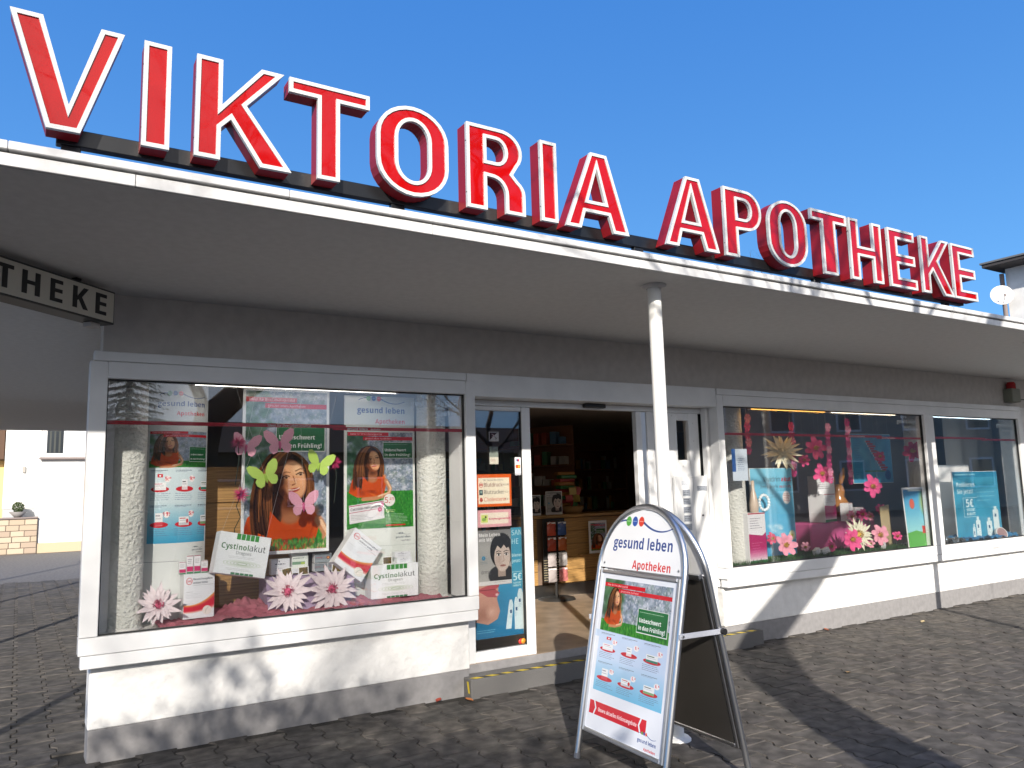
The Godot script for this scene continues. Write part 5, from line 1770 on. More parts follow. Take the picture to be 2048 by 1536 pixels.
	for q in [[1.355, 1.0, 0.14, 0.115, wp, "white packet on the lilac riser, left of the green striped pair"], [1.505, 1.0, 0.125, 0.035, wp, "flat white packet under the green striped pair"], [1.505, 1.0355, 0.125, 0.09, gp, "lower green striped packet on the lilac riser"], [1.497, 1.126, 0.13, 0.078, gp, "upper green striped packet of the stacked pair"], [1.668, 1.0, 0.106, 0.06, yp, "grey packet with orange dot, lower of the two at the riser's right"], [1.748, 1.0, 0.05, 0.062, yp, "small square grey packet at the riser's right end"], [1.685, 1.0655, 0.135, 0.068, yp, "upper grey packet with orange dot on the riser"]]:
		var b := thing("small_packet", q[5], "packet", Vector3(q[0], q[1] + 0.0005, -0.50))
		carton(b, q[2], q[3], 0.06, q[4], cw)
	var wb := [[2.29, 1.0305, 0.13, 0.045, "lower flat white packet on the green box"], [2.275, 1.0762, 0.14, 0.045, "upper flat white packet on the green box"]]
	for q in wb:
		var b := thing("small_packet", q[4], "packet", Vector3(q[0], q[1], -0.32))
		carton(b, q[2], q[3], 0.06, wp, cw)
	var cards := print_mat("card_print", card_image(), 0.3)
	for q in [[1.362, 1.0, -0.335, 8, "small photo card beside the left white daisy"], [1.481, 1.0, -0.335, 2, "small photo card between the two white daisies"], [1.734, 1.0, -0.335, -4, "small photo card right of the two white daisies"], [2.135, 1.031, -0.30, 0, "small photo card on the green box"]]:
		var b := thing("photo_card", q[4], "card", Vector3(q[0], q[1] - 0.001, q[2]))
		b.rotation_degrees.z = q[3]
		obj("card", bx(-0.039, 0, -0.002, 0.039, 0.062, 0, 0.0005), M("print_white"), b)
		obj("photo_print", sheet_front(0.066, 0.05, 0.0006), cards, b, Vector3(0, 0.006, 0))
	# cloth, riser
	var rs := thing("cloth_riser", "block covered in lilac cloth in the middle of the left display", "riser", Vector3(1.53, 0.741, -0.47))
	obj("block", bx(-0.31, 0.0, -0.13, 0.31, 0.247, 0.125, 0.01), M("lilac_cloth", Color(0.36, 0.28, 0.42), 0.9), rs)
	obj("cloth_fall", drape(-0.33, 0.33, 0.0, 0.12, 0.0, func(x, z): return maxf(0.006, 0.25 * (1.0 - smoothstep(0.0, 0.12, z)) + 0.012 * sin(x * 38.0 + z * 20.0)), 30, 10), M("lilac_cloth"), rs, Vector3(0, 0, 0.128))
	var cl := thing("display_cloth", "crumpled old-pink cloth spread along the left window board", "cloth", Vector3(0, 0.741, 0))
	var fz := FastNoiseLite.new()
	fz.seed = 4
	fz.frequency = 3.2
	var hh := func(x: float, z: float) -> float:
		var f := fz.get_noise_2d(x * 1.2, z * 2.2)
		var peak := 0.11 * exp(-pow((x - 1.08) / 0.16, 2.0) - pow((z + 0.42) / 0.16, 2.0)) + 0.07 * exp(-pow((x - 1.86) / 0.12, 2.0) - pow((z + 0.30) / 0.12, 2.0))
		
		var g := fz.get_noise_2d(x * 3.1 + 7.0, z * 4.3)
		return 0.006 + 0.03 * absf(f) + 0.022 * absf(g) + 0.02 * absf(sin(x * 11.0 + z * 16.0 + f * 5.0)) * (0.4 + f * f) + peak * (0.75 + 0.5 * g)
	obj("cloth", drape(0.47, 2.57, -0.75, -0.085, 0.0, hh, 130, 44), M("pink_cloth", Color(0.42, 0.13, 0.17), 0.85), cl)
	# flowers
	var wpetal := M("petal_white", Color(0.72, 0.64, 0.68), 0.8)
	wpetal.backlight_enabled = true
	wpetal.backlight = Color(0.3, 0.28, 0.28)
	var heart := M("heart_pink", Color(0.62, 0.10, 0.22), 0.8)
	petal_flower("fabric_daisy", "pale daisy before the left plaster pillar", Vector3(0.475, 0.885, -0.24), 0.155, 13, 2, wpetal, heart, "large fabric daisies", Vector3(-0.15, 0.5, 1), 0.72)
	petal_flower("fabric_daisy", "left one of the two white daisies on the lilac cloth", Vector3(1.335, 0.90, -0.235), 0.185, 14, 2, wpetal, heart, "large fabric daisies", Vector3(-0.25, 0.3, 1), 0.72)
	petal_flower("fabric_daisy", "right one of the two white daisies on the lilac cloth", Vector3(1.660, 0.89, -0.225), 0.195, 14, 2, wpetal, heart, "large fabric daisies", Vector3(-0.3, 0.3, 1), 0.72)
	var pk := M("butterfly_pink", Color(0.62, 0.30, 0.40), 0.7)
	var gr := M("butterfly_green", Color(0.38, 0.56, 0.10), 0.7)
	var mg := M("butterfly_magenta", Color(0.45, 0.06, 0.18), 0.7)
	var dg := M("butterfly_lime", Color(0.30, 0.46, 0.06), 0.7)
	butterfly("pink butterfly at the left edge of the big poster", Vector3(1.035, 1.95, -0.27), 0.20, pk, mg, -8)
	butterfly("pink butterfly above the woman's hair", Vector3(1.272, 1.975, -0.26), 0.22, pk, mg, 6)
	butterfly("green butterfly over the left of the woman's face", Vector3(1.165, 1.735, -0.24), 0.22, gr, dg, 18)
	butterfly("green butterfly at the right edge of the big poster", Vector3(1.575, 1.815, -0.27), 0.21, gr, dg, -14)
	butterfly("pink butterfly below the woman's chin", Vector3(1.445, 1.52, -0.23), 0.22, pk, mg, 2)
	var bl := M("bloom_pink", Color(0.62, 0.05, 0.20), 0.8)
	pompom("spiky pink bloom left of the upper pink butterfly", Vector3(0.975, 1.975, -0.26), 0.066, [Vector3(0.01, -0.12, -0.01), Vector3(-0.01, -0.3, -0.02)], bl)
	pompom("spiky pink bloom with a twisted stem before the wooden drawers", Vector3(1.0, 1.605, -0.26), 0.068, [Vector3(-0.03, -0.08, 0), Vector3(0.0, -0.16, 0.0), Vector3(-0.04, -0.24, 0.0), Vector3(-0.03, -0.4, 0)], bl)
	pompom("spiky pink bloom beside the right green butterfly", Vector3(1.70, 1.825, -0.27), 0.06, [Vector3(0.01, -0.1, 0), Vector3(0.0, -0.3, -0.02)], bl)
	# a wooden drawer cabinet behind
	var dc := thing("drawer_cabinet", "beech drawer cabinet behind the left display", "cabinet", Vector3(1.13, 0.2, -0.775))
	obj("carcass", bx(-0.32, 0.545, -0.5, 0.5, 1.62, -0.02, 0.004), M("beech"), dc)
	for k in 4:
		obj("drawer_front", bx(-0.315, 0.57 + k * 0.26, -0.0195, 0.495, 0.57 + k * 0.26 + 0.252, 0.0, 0.003), M("beech"), dc)
	tube_lamp(0.64, 2.16, 2.375, -0.15, Color(1.0, 0.97, 0.92), "white fluorescent tube along the head of the left window")


func grey_packet_image() -> Image:
	var im := img(100, 60, rgb(128, 138, 146))
	rect(im, 0, 40, 100, 20, rgb(150, 162, 168))
	blob(im, 80, 28, 12, 12, rgb(150, 70, 30), 0.3)
	blob(im, 80, 28, 6, 6, rgb(240, 190, 120), 0.5)
	fine_print(im, 8, 24, 50, 1, 8, rgb(170, 70, 80), 4)
	return im


func card_image() -> Image:
	var im := img(66, 50, rgb(96, 78, 40))
	speckle(im, Rect2(0, 0, 66, 50), 60, 3, 9, [rgb(130, 110, 40), rgb(70, 60, 40), rgb(150, 90, 60), rgb(100, 120, 50)], 0.7)
	return im


func door_prints() -> void:
	var z := -0.2405
	var P := func(label: String, cat: String, x0: float, y0: float, x1: float, y1: float, m: Material, zz: float, called := "window_poster") -> Node3D:
		var t := thing(called, label, cat, Vector3((x0 + x1) / 2, y0, zz))
		obj("sheet", bx(-(x1 - x0) / 2, 0, -0.001, (x1 - x0) / 2, y1 - y0, -0.0001, 0.0), M("print_white"), t)
		obj("poster_print", sheet_front(x1 - x0, y1 - y0, 0.0006), m, t)
		return t
	var no := img(80, 80, rgb(220, 216, 214))
	poly(no, [Vector2(6, 6), Vector2(74, 6), Vector2(6, 74)], rgb(70, 20, 30))
	stroke(no, [Vector2(10, 70), Vector2(70, 10)], 4, 4, rgb(230, 230, 230))
	stroke(no, [Vector2(24, 18), Vector2(40, 30), Vector2(28, 44)], 3, 3, rgb(230, 200, 200))
	stroke(no, [Vector2(44, 40), Vector2(62, 54), Vector2(50, 64)], 3, 3, rgb(110, 110, 110))
	P.call("small square warning sticker near the top of the door side pane", "sticker", 3.048, 2.0, 3.146, 2.082, print_mat("no_entry", no, 0.4), z, "door_sticker")
	P.call("narrow grey and white notice below the warning sticker", "sticker", 3.05, 1.805, 3.137, 1.955, print_mat("notice_narrow", plain_print(80, 140, rgb(150, 160, 150), [[0, 0.6, 1, 0.4, rgb(226, 222, 206)]], [[0.2, 0.25, 0.6, 2, 0.08, rgb(80, 90, 90)], [0.15, 0.72, 0.7, 2, 0.08, rgb(160, 80, 70)]]), 0.4), z, "door_sticker")
	var cc := img(60, 140, rgb(228, 230, 236))
	rect(cc, 16, 14, 14, 20, rgb(50, 70, 130))
	rect(cc, 30, 14, 14, 20, rgb(190, 50, 50))
	rect(cc, 6, 58, 48, 30, rgb(225, 120, 60))
	blob(cc, 24, 73, 11, 11, rgb(210, 40, 40), 0.1)
	blob(cc, 38, 73, 11, 11, rgb(236, 160, 50), 0.1)
	text(cc, "EUROCARD", 30, 112, 11, rgb(100, 100, 120), false, 1)
	rect(cc, 0, 128, 60, 8, rgb(120, 120, 126))
	P.call("white card-payment sticker on the right edge of the side pane", "sticker", 3.29, 1.709, 3.350, 1.862, print_mat("card_payment", cc, 0.4), -0.2195, "door_sticker")
	# easel clip above the price sign
	var bl := img(340, 275, rgb(222, 98, 20))
	rect(bl, 12, 30, 308, 222, rgb(236, 228, 206))
	text(bl, "Wir messen Ihre Werte", 160, 56, 19, rgb(90, 96, 110), false, 1)
	text(bl, "Blutdruck", 66, 106, 46, rgb(110, 50, 60), false, 0, 0.95)
	text(bl, "Blutzucker", 66, 168, 46, rgb(50, 54, 66), false, 0, 0.95)
	text(bl, "Cholesterin", 66, 230, 46, rgb(196, 66, 50), false, 0, 0.95)
	for q in [["€ 0.80", 98], ["€ 2.-", 160], ["€ 3.-", 222]]:
		text(bl, q[0], 314, q[1], 22, rgb(70, 60, 60), false, 2)
	blob(bl, 38, 92, 20, 22, rgb(196, 80, 70), 0.1)
	blob(bl, 38, 92, 16, 18, rgb(240, 226, 210), 0.1)
	rect(bl, 24, 84, 28, 12, rgb(196, 80, 70))
	rect(bl, 20, 132, 34, 44, rgb(50, 76, 84))
	blob(bl, 38, 150, 9, 14, rgb(170, 200, 190), 0.4)
	blob(bl, 38, 216, 16, 20, rgb(180, 70, 50), 0.2)
	P.call("orange bordered price list for blood tests on the side pane", "notice", 2.922, 1.448, 3.26, 1.72, print_mat("blood_tests", bl, 0.4), z, "price_notice")
	var pk := img(330, 145, rgb(226, 170, 176))
	rect(pk, 26, 24, 276, 96, rgb(236, 226, 210))
	rect(pk, 34, 40, 64, 66, rgb(206, 220, 120))
	blob(pk, 60, 80, 22, 16, rgb(140, 180, 90), 0.2)
	blob(pk, 78, 60, 10, 10, rgb(60, 60, 50), 0.2)
	text(pk, "Babywaagenverleih", 108, 84, 24, rgb(190, 40, 90), true, 0, 0.95)
	P.call("pink bordered card with a green picture on the side pane", "notice", 2.922, 1.278, 3.25, 1.42, print_mat("pink_card", pk, 0.4), z, "price_notice")
	P.call("portrait poster of a woman with short black hair on the side pane", "poster", 2.920, 0.80, 3.24, 1.252, print_mat("ms", ms_image(), 0.4), z)
	P.call("blue strip of a five euro offer on the side pane, right of the portrait", "poster", 3.245, 0.765, 3.351, 1.262, print_mat("offer_strip", offer_strip(), 0.4), -0.2440)
	P.call("blue skin care poster with lips at the bottom of the side pane", "poster", 2.87, 0.372, 3.351, 0.845, print_mat("lips", lips_image(), 0.4), -0.2475)
	var mc := thing("card_sticker", "round red and orange payment sticker at the foot of the side pane", "sticker", Vector3(3.315, 0.318, -0.2200))
	obj("red_disc", lathe([Vector2(0, 0.0006), Vector2(0.023, 0.0006), Vector2(0.023, 0)], 20), M("mc_red", Color(0.6, 0.03, 0.03), 0.4), mc, Vector3(-0.013, 0, 0)).rotation_degrees.x = 90
	obj("orange_disc", lathe([Vector2(0, 0.0012), Vector2(0.023, 0.0012), Vector2(0.023, 0.0006)], 20), M("mc_orange", Color(0.75, 0.30, 0.03), 0.4), mc, Vector3(0.013, 0, 0)).rotation_degrees.x = 90
	# name board beside the hatch
	var ic := thing("notice_board", "white board with grey name plates beside the pharmacy door", "notice board", Vector3(5.335, 0.62, -0.205))
	obj("board", bx(-0.242, 0, 0, 0.242, 1.05, 0.045, 0.012), M("white_frame"), ic)
	obj("door_flap", bx(0.0, 0.03, 0.0455, 0.225, 1.02, 0.05, 0.002), M("white_frame"), ic)
	obj("lock", lathe([Vector2(0, 0.008), Vector2(0.008, 0.007), Vector2(0.01, 0)], 10), M("black_plastic"), ic, Vector3(0.1, 0.66, 0.051)).rotation_degrees.x = 90
	var pm := print_mat("plate_print", plain_print(100, 60, rgb(150, 156, 166), [], [[0.1, 0.18, 0.8, 3, 0.26, rgb(40, 44, 54)]]), 0.4)
	for i in 5:
		obj("name_plate", sheet_front(0.10, 0.062, 0.0465), pm, ic, Vector3(-0.10, 0.855 - i * 0.083, 0))
	obj("name_plate", sheet_front(0.135, 0.05, 0.0512), pm, ic, Vector3(0.11, 0.90, 0))
	var fp := print_mat("fine_note", plain_print(100, 60, rgb(206, 210, 216), [], [[0.05, 0.2, 0.85, 3, 0.26, rgb(120, 126, 140)]]), 0.4)
	obj("note", sheet_front(0.10, 0.05, 0.0465), fp, ic, Vector3(-0.11, 0.955, 0))


func offer_strip() -> Image:
	var im := img(110, 500, rgb(62, 156, 186))
	text(im, "SAN", 8, 64, 62, rgb(206, 236, 240), false)
	text(im, "HE", 8, 138, 62, rgb(206, 236, 240), false)
	text(im, "bieren", 6, 246, 36, rgb(206, 236, 240), true)
	text(im, "jetzt!", 6, 294, 36, rgb(206, 236, 240), true)
	rect(im, 0, 372, 110, 3, rgb(206, 236, 240))
	text(im, "5€", 14, 446, 84, rgb(206, 236, 240), true)
	text(im, "SOFORT", 14, 474, 22, rgb(206, 236, 240), true)
	text(im, "RABATT", 14, 496, 22, rgb(206, 236, 240), true)
	return im


func interior() -> void:
	var ct := thing("shop_counter", "beech counter with slatted front inside the open door", "counter", Vector3(6.6, 0.2, -2.9))
	obj("kick_plate", bx(-1.6, 0, -0.5, 1.8, 0.16, -0.03, 0.003), M("steel"), ct)
	for k in 5:
		for q in [[-1.6, -1.33], [-0.98, 1.8]]:
			obj("front_slat", bx(q[0], 0.17 + k * 0.165, -0.05, q[1], 0.17 + k * 0.165 + 0.16, 0.0, 0.003), M("beech"), ct)
	obj("carcass", bx(-1.59, 0.165, -0.5, 1.79, 1.0, -0.055, 0.0), M("interior_dark"), ct)
	obj("counter_top", bx(-1.63, 1.001, -0.52, 1.83, 1.04, 0.05, 0.006), M("beech"), ct)
	obj("shelf_lip", bx(-0.7, 0.50, 0.001, 1.8, 0.515, 0.05, 0.002), M("beech"), ct)
	var rk := thing("peg_rack", "black wire rack of hanging packets before the shop counter", "rack", Vector3(5.45, 0.2, -2.76))
	obj("back_panel", bx(-0.17, 0.22, -0.03, 0.17, 1.0, -0.02, 0.002), M("wire_black", Color(0.03, 0.03, 0.03), 0.5), rk)
	obj("base", lathe([Vector2(0, 0.03), Vector2(0.22, 0.025), Vector2(0.24, 0.0)], 20), M("wire_black"), rk)
	obj("pole", cyl(0.02, 0.02, 0.02, 0.25, 10), M("wire_black"), rk)
	for k in 9:
		obj("mesh_wire", bx(-0.17, 0.24 + k * 0.03, -0.019, 0.17, 0.246 + k * 0.03, -0.014, 0.0), M("wire_cream", Color(0.5, 0.42, 0.28), 0.5), rk)
	var cols := [Color(0.55, 0.10, 0.06), Color(0.06, 0.12, 0.32), Color(0.45, 0.08, 0.05), Color(0.5, 0.14, 0.05), Color(0.55, 0.5, 0.5), Color(0.6, 0.58, 0.58), Color(0.4, 0.36, 0.36), Color(0.6, 0.2, 0.2)]
	for i in 8:
		var g := thing("hanging_packet", ["orange packet at the top left of the peg rack", "blue packet at the top right of the peg rack", "red packet in the second row left of the peg rack", "orange packet in the second row right of the peg rack", "clear bag in the third row left of the peg rack", "clear bag in the third row right of the peg rack", "clear bag at the bottom left of the peg rack", "red and clear bag at the bottom right of the peg rack"][i], "packet", Vector3(5.37 + 0.165 * (i % 2), 0.99 - 0.19 * int(i / 2), -2.72), 0, "packets on the peg rack")
		var m := MB.new(true)
		for u in 6:
			for v in 6:
				var Q := func(a: int, b: int) -> Vector3:
					var fa := a / 6.0
					var fb := b / 6.0
					return Vector3((fa - 0.5) * 0.13, fb * 0.17, 0.028 * sin(PI * fa) * sin(PI * fb) + 0.006 * sin(a * 5.0 + b * 3.0 + i))
				m.quad(Q.call(u, v), Q.call(u + 1, v), Q.call(u + 1, v + 1), Q.call(u, v + 1), Vector3(0, 0, 1))
		obj("bag", m.done(), M("packet_%d" % i, cols[i], 0.15), g)
		obj("hook", pipe([Vector3(0, 0.165, 0.0), Vector3(0, 0.175, -0.045)], 0.002, 5), M("steel"), g)
		obj("header_card", bx(-0.06, 0.14, 0.004, 0.06, 0.165, 0.007, 0.0), M("print_white"), g)
	# shelves against the back
	for q in [[5.9, "dim shelf unit with boxes on the back wall, left of the doorway view"], [8.4, "dim shelf unit with boxes on the back wall, right of the doorway view"]]:
		var s := thing("shelf_unit", q[1], "shelf", Vector3(q[0], 0.2, -6.1), 0, "shelf units on the back wall")
		obj("side", bx(-1.1, 0, -0.38, -1.06, 2.2, 0, 0.003), M("shelf_wood", Color(0.26, 0.12, 0.06), 0.5), s)
		obj("side", bx(1.06, 0, -0.38, 1.1, 2.2, 0, 0.003), M("shelf_wood"), s)
		obj("back", bx(-1.06, 0, -0.38, 1.06, 2.2, -0.36, 0.0), M("shelf_wood"), s)
		for k in 6:
			obj("shelf", bx(-1.06, 0.2 + k * 0.37, -0.36, 1.06, 0.225 + k * 0.37, -0.005, 0.002), M("shelf_wood"), s)
		for col in 6:
			var bxm := MB.new()
			for k in 5:
				var x := -1.04 + rng.randf_range(0.0, 0.3)
				while x < 0.95:
					var w := rng.randf_range(0.05, 0.13)
					bxm.box(Vector3(x, 0.226 + k * 0.37, -0.32 + col * 0.028), Vector3(x + w - 0.008, 0.226 + k * 0.37 + rng.randf_range(0.1, 0.26), -0.30 + col * 0.028))
					x += w + rng.randf_range(0.1, 0.6)
			var st := obj("boxes_on_shelves", bxm.done(), M("shelf_boxes_%d" % col, [Color(0.6, 0.58, 0.55), Color(0.45, 0.10, 0.06), Color(0.12, 0.25, 0.40), Color(0.55, 0.35, 0.08), Color(0.5, 0.5, 0.46), Color(0.10, 0.28, 0.14)][col], 0.6), s)
			st.set_meta("kind", "stuff")
	var sw := thing("side_shelf", "narrow dark shelf with small goods at the right of the doorway", "shelf", Vector3(6.35, 0.2, -4.3), -60)
	obj("back", bx(-0.5, 0, -0.03, 0.5, 2.3, 0, 0.002), M("shelf_wood"), sw)
	for k in 7:
		obj("shelf", bx(-0.5, 0.2 + k * 0.3, 0.001, 0.5, 0.22 + k * 0.3, 0.25, 0.002), M("shelf_wood"), sw)
		for i in 7:
			if rng.randf() < 0.8:
				obj("goods", bx(-0.46 + i * 0.135, 0.2205 + k * 0.3, 0.05, -0.46 + i * 0.135 + rng.randf_range(0.05, 0.11), 0.2205 + k * 0.3 + rng.randf_range(0.06, 0.2), 0.2, 0.003), M("shelf_boxes_%d" % (rng.randi() % 6)), sw)
	var twr := thing("packet_tower", "stack of red and green packets on the counter inside the door", "packets", Vector3(5.98, 1.241, -3.22))
	for i in 12:
		var pk := obj("packet", bx(-0.13, 0, -0.06, 0.13, 0.045, 0.06, 0.012), M(["pk_red", "pk_green", "pk_orange"][i % 3], [Color(0.42, 0.05, 0.04), Color(0.05, 0.2, 0.06), Color(0.45, 0.2, 0.04)][i % 3], 0.35), twr, Vector3(rng.randf_range(-0.03, 0.03), i * 0.0465, rng.randf_range(-0.02, 0.02)))
		pk.rotation_degrees.y = rng.randf_range(-14, 14)
	# things on the counter
	var bk := thing("bread_basket", "wicker basket with green and red packets on the counter", "basket", Vector3(5.95, 1.24, -3.05))
	obj("basket", lathe([Vector2(0, 0), Vector2(0.11, 0), Vector2(0.16, 0.1), Vector2(0.15, 0.1), Vector2(0.1, 0.02), Vector2(0, 0.02)], 18), M("wicker", Color(0.3, 0.17, 0.06), 0.9), bk)
	for i in 9:
		var g := obj("packet", bx(-0.05, 0, -0.012, 0.05, 0.10, 0.012, 0.004), M(["pk_green", "pk_red", "pk_yellow"][i % 3], [Color(0.05, 0.16, 0.05), Color(0.35, 0.05, 0.05), Color(0.4, 0.28, 0.06)][i % 3], 0.4), bk, Vector3(rng.randf_range(-0.08, 0.08), 0.05 + 0.1 * int(i / 3), rng.randf_range(-0.06, 0.06)))
		g.rotation_degrees = Vector3(rng.randf_range(-20, 20), rng.randf_range(-60, 60), rng.randf_range(-20, 20))
	for q in [[5.3, 0.22, 0.26, "white leaflet stand at the left end of the counter"], [5.62, 0.26, 0.30, "leaflet stand with a dark portrait on the counter"]]:
		var l := thing("leaflet_stand", q[3], "leaflet stand", Vector3(q[0], 1.24, -3.0))
		obj("card", bx(-q[1] / 2, 0, -0.01, q[1] / 2, q[2], 0, 0.002), M("print_white"), l)
		obj("card_print", sheet_front(q[1] - 0.02, q[2] - 0.02, 0.001), print_mat("ms", null), l, Vector3(0, 0.01, 0))
	var fr := thing("framed_print", "small framed print of the woman in orange on the counter front", "poster", Vector3(6.2, 0.72, -2.849))
	obj("frame", bx(-0.15, 0, 0, 0.15, 0.42, 0.012, 0.003), M("print_white"), fr)
	obj("poster_print", sheet_front(0.26, 0.37, 0.0128), print_mat("closeup", null), fr, Vector3(0, 0.025, 0))


func right_display() -> void:
	for q in [[6.12, -0.36, 0.12, "left"], [9.62, -0.42, 0.13, "middle"]]:
		var t := thing("plaster_pillar", "rough white plaster pillar at the %s of the right display" % q[3], "pillar", Vector3(q[0], 0.736, q[1]), 0, "plaster pillars in the display windows")
		obj("shaft", cyl(q[2], q[2], 0.0, 1.92, 32), M("pillar_plaster"), t)
		obj("foot_ring", cyl(q[2] + 0.008, q[2] + 0.004, 0.0, 0.018, 32), M("board_white"), t)
	var nt := thing("window_notice", "blue edged leaflet stuck inside the glass at the right window's left end", "leaflet", Vector3(5.92, 1.61, -0.0745))
	obj("sheet", sheet_front(0.226, 0.325, 0.0), print_mat("leaflet", plain_print(120, 180, rgb(196, 208, 220), [[0, 0, 0.24, 0.72, rgb(36, 84, 150)]], [[0.36, 0.3, 0.5, 7, 0.06, rgb(90, 110, 140)]]), 0.4), nt)
	var vv := thing("allergy_poster", "sky blue standee for eye drops in the right window", "standee", Vector3(6.72, 0.736, -0.36))
	obj("board", bx(-0.345, 0, -0.015, 0.345, 1.005, 0, 0.002), M("print_white"), vv)
	obj("poster_print", sheet_front(0.68, 1.0, 0.0012), print_mat("vividrin", vividrin_image(), 0.35), vv, Vector3(0, 0.002, 0))
	var pb := thing("pink_carton", "tall pink and white carton at the left of the right window", "box", Vector3(6.255, 0.736, -0.20), 6)
	carton(pb, 0.30, 0.535, 0.16, print_mat("pink_carton", pink_carton_image(), 0.4), M("carton_white"))
	var dv := thing("droplet_figure", "clear figure of water drops leaning on the blue standee", "figure", Vector3(6.40, 1.272, -0.28))
	var gl := M("clear_drop", Color(0.75, 0.85, 0.9), 0.08)
	obj("bottle", lathe([Vector2(0, 0), Vector2(0.045, 0), Vector2(0.05, 0.08), Vector2(0.03, 0.2), Vector2(0.018, 0.24), Vector2(0.018, 0.33), Vector2(0, 0.34)], 16), M("bottle_amber", Color(0.55, 0.45, 0.36), 0.3), dv, Vector3(-0.08, 0, 0))
	for i in 16:
		var a := TAU * i / 16
		obj("drop", lathe([Vector2(0, -0.02), Vector2(0.016, -0.01), Vector2(0.018, 0.004), Vector2(0, 0.02)], 8), gl, dv, Vector3(0.06 + cos(a) * 0.075, 0.1 + sin(a) * 0.08, 0.02))
	# hanging garlands
	var gp := [M("gar_pink", Color(0.52, 0.05, 0.20), 0.8), M("gar_rose", Color(0.62, 0.22, 0.34), 0.8), M("gar_deep", Color(0.36, 0.02, 0.12), 0.8)]
	for q in [[6.44, 2.34, 1.94, "leftmost"], [7.165, 2.30, 1.69, "second"], [7.81, 2.30, 1.60, "third"], [8.19, 2.30, 1.58, "fourth"]]:
		var t := thing("flower_garland", "string of small pink flowers, %s from the left of four hanging in the right window" % q[3], "garland", Vector3(q[0], q[2], -0.42), 0, "hanging strings of pink flowers")
		obj("string", pipe([Vector3(0, 0, 0), Vector3(0, 2.6 - q[2], 0)], 0.0015, 4), M("thread"), t)
		var y := 0.0
		var i := 0
		while y < q[1] - q[2]:
			var m := MB.new()
			for k in 6:
				var a := TAU * k / 6
				m.tri(Vector3.ZERO, Vector3(cos(a - 0.4), sin(a - 0.4), 0.2) * 0.055, Vector3(cos(a + 0.4), sin(a + 0.4), 0.2) * 0.055, Vector3(0, 0, 1))
			obj("blossom", m.done(), gp[i % 3], t, Vector3(0.01 * sin(i * 2.0), y, 0.002 * i))
			y += 0.088
			i += 1
	var pink := M("petal_pink", Color(0.66, 0.07, 0.24), 0.7)
	var rose := M("petal_rose", Color(0.70, 0.30, 0.40), 0.7)
	var red := M("petal_red", Color(0.52, 0.03, 0.12), 0.7)
	var yel := M("heart_yellow", Color(0.62, 0.42, 0.08), 0.8)
	var cream := M("petal_cream", Color(0.66, 0.66, 0.52), 0.8)
	var S := func(label: String, at: Vector3, r: float, m: Material) -> void:
		var f: Node3D = petal_flower("paper_flower", label, at, r, 7, 1, m, yel, "paper flowers in the right window", Vector3(-0.6, 0.1, 1), 0.62, 0.0)
		obj("thread", pipe([Vector3(0, 0, -0.005), f.transform.basis.inverse() * Vector3(0, maxf(0.1, 2.6 - at.y), 0)], 0.0008, 4), M("thread"), f)
	S.call("large pink paper flower high in the right window's middle", Vector3(7.70, 1.975, -0.5), 0.14, pink)
	S.call("pink paper flower just above the purple gift tower", Vector3(7.78, 1.672, -0.5), 0.125, pink)
	S.call("pink paper flower below the blue chart poster", Vector3(8.75, 1.50, -0.5), 0.145, pink)
	S.call("small pink paper flower right of the gift tower", Vector3(8.86, 1.214, -0.5), 0.075, pink)
	S.call("small pink paper flower beside the cream daisy", Vector3(7.47, 1.833, -0.5), 0.075, pink)
	S.call("pink paper flower high against the middle plaster pillar", Vector3(9.30, 1.93, -0.28), 0.14, red)
	S.call("small red paper flower on the blue chart poster", Vector3(9.13, 1.877, -0.62), 0.08, red)
	petal_flower("fabric_daisy", "large cream daisy hanging above the blue standee", Vector3(6.97, 1.93, -0.4), 0.24, 16, 2, cream, cream, "large fabric daisies", Vector3(-0.6, 0.1, 1), 0.55)
	# gift tower on a pink podium
	var pod := thing("pink_podium", "glossy pink podium in the right window", "podium", Vector3(8.40, 0.736, -0.72))
	obj("podium_box", bx(-0.64, 0, -0.35, 0.64, 0.345, 0.02, 0.02), M("podium_pink", Color(0.55, 0.10, 0.28), 0.25), pod)
	var tw := thing("purple_carton", "purple and white carton standing on the pink podium", "box", Vector3(8.16, 1.082, -0.70), 14)
	carton(tw, 0.34, 0.34, 0.2, print_mat("pink_carton", null), M("carton_white"))
	var wc := thing("white_carton", "white carton with red lid edge on top of the purple carton", "box", Vector3(8.13, 1.423, -0.72), -20)
	carton(wc, 0.24, 0.22, 0.2, print_mat("white_carton", plain_print(120, 110, rgb(222, 224, 228), [[0, 0, 1, 0.06, rgb(180, 40, 60)]], [[0.1, 0.2, 0.7, 5, 0.12, rgb(110, 110, 120)]]), 0.4), M("carton_white"))
	for q in [[8.44, 1.082, 0.16, 0.22, 18, "tilted white carton beside the purple carton"], [8.62, 1.082, 0.14, 0.16, -8, "small pink and white carton at the podium's right"]]:
		var t := thing("white_carton", q[5], "box", Vector3(q[0], q[1], -0.62), q[4])
		carton(t, q[2], q[3], 0.1, print_mat("pink_carton", null), M("carton_white"))
	var bn := thing("rabbit_figure", "amber glass rabbit sitting on the podium", "figurine", Vector3(8.55, 1.082, -0.86), -25)
	var am := M("amber", Color(0.36, 0.16, 0.04), 0.15)
	obj("body", lathe([Vector2(0, 0), Vector2(0.1, 0.01), Vector2(0.14, 0.1), Vector2(0.12, 0.22), Vector2(0.07, 0.3), Vector2(0.085, 0.37), Vector2(0.06, 0.44), Vector2(0, 0.46)], 20), am, bn)
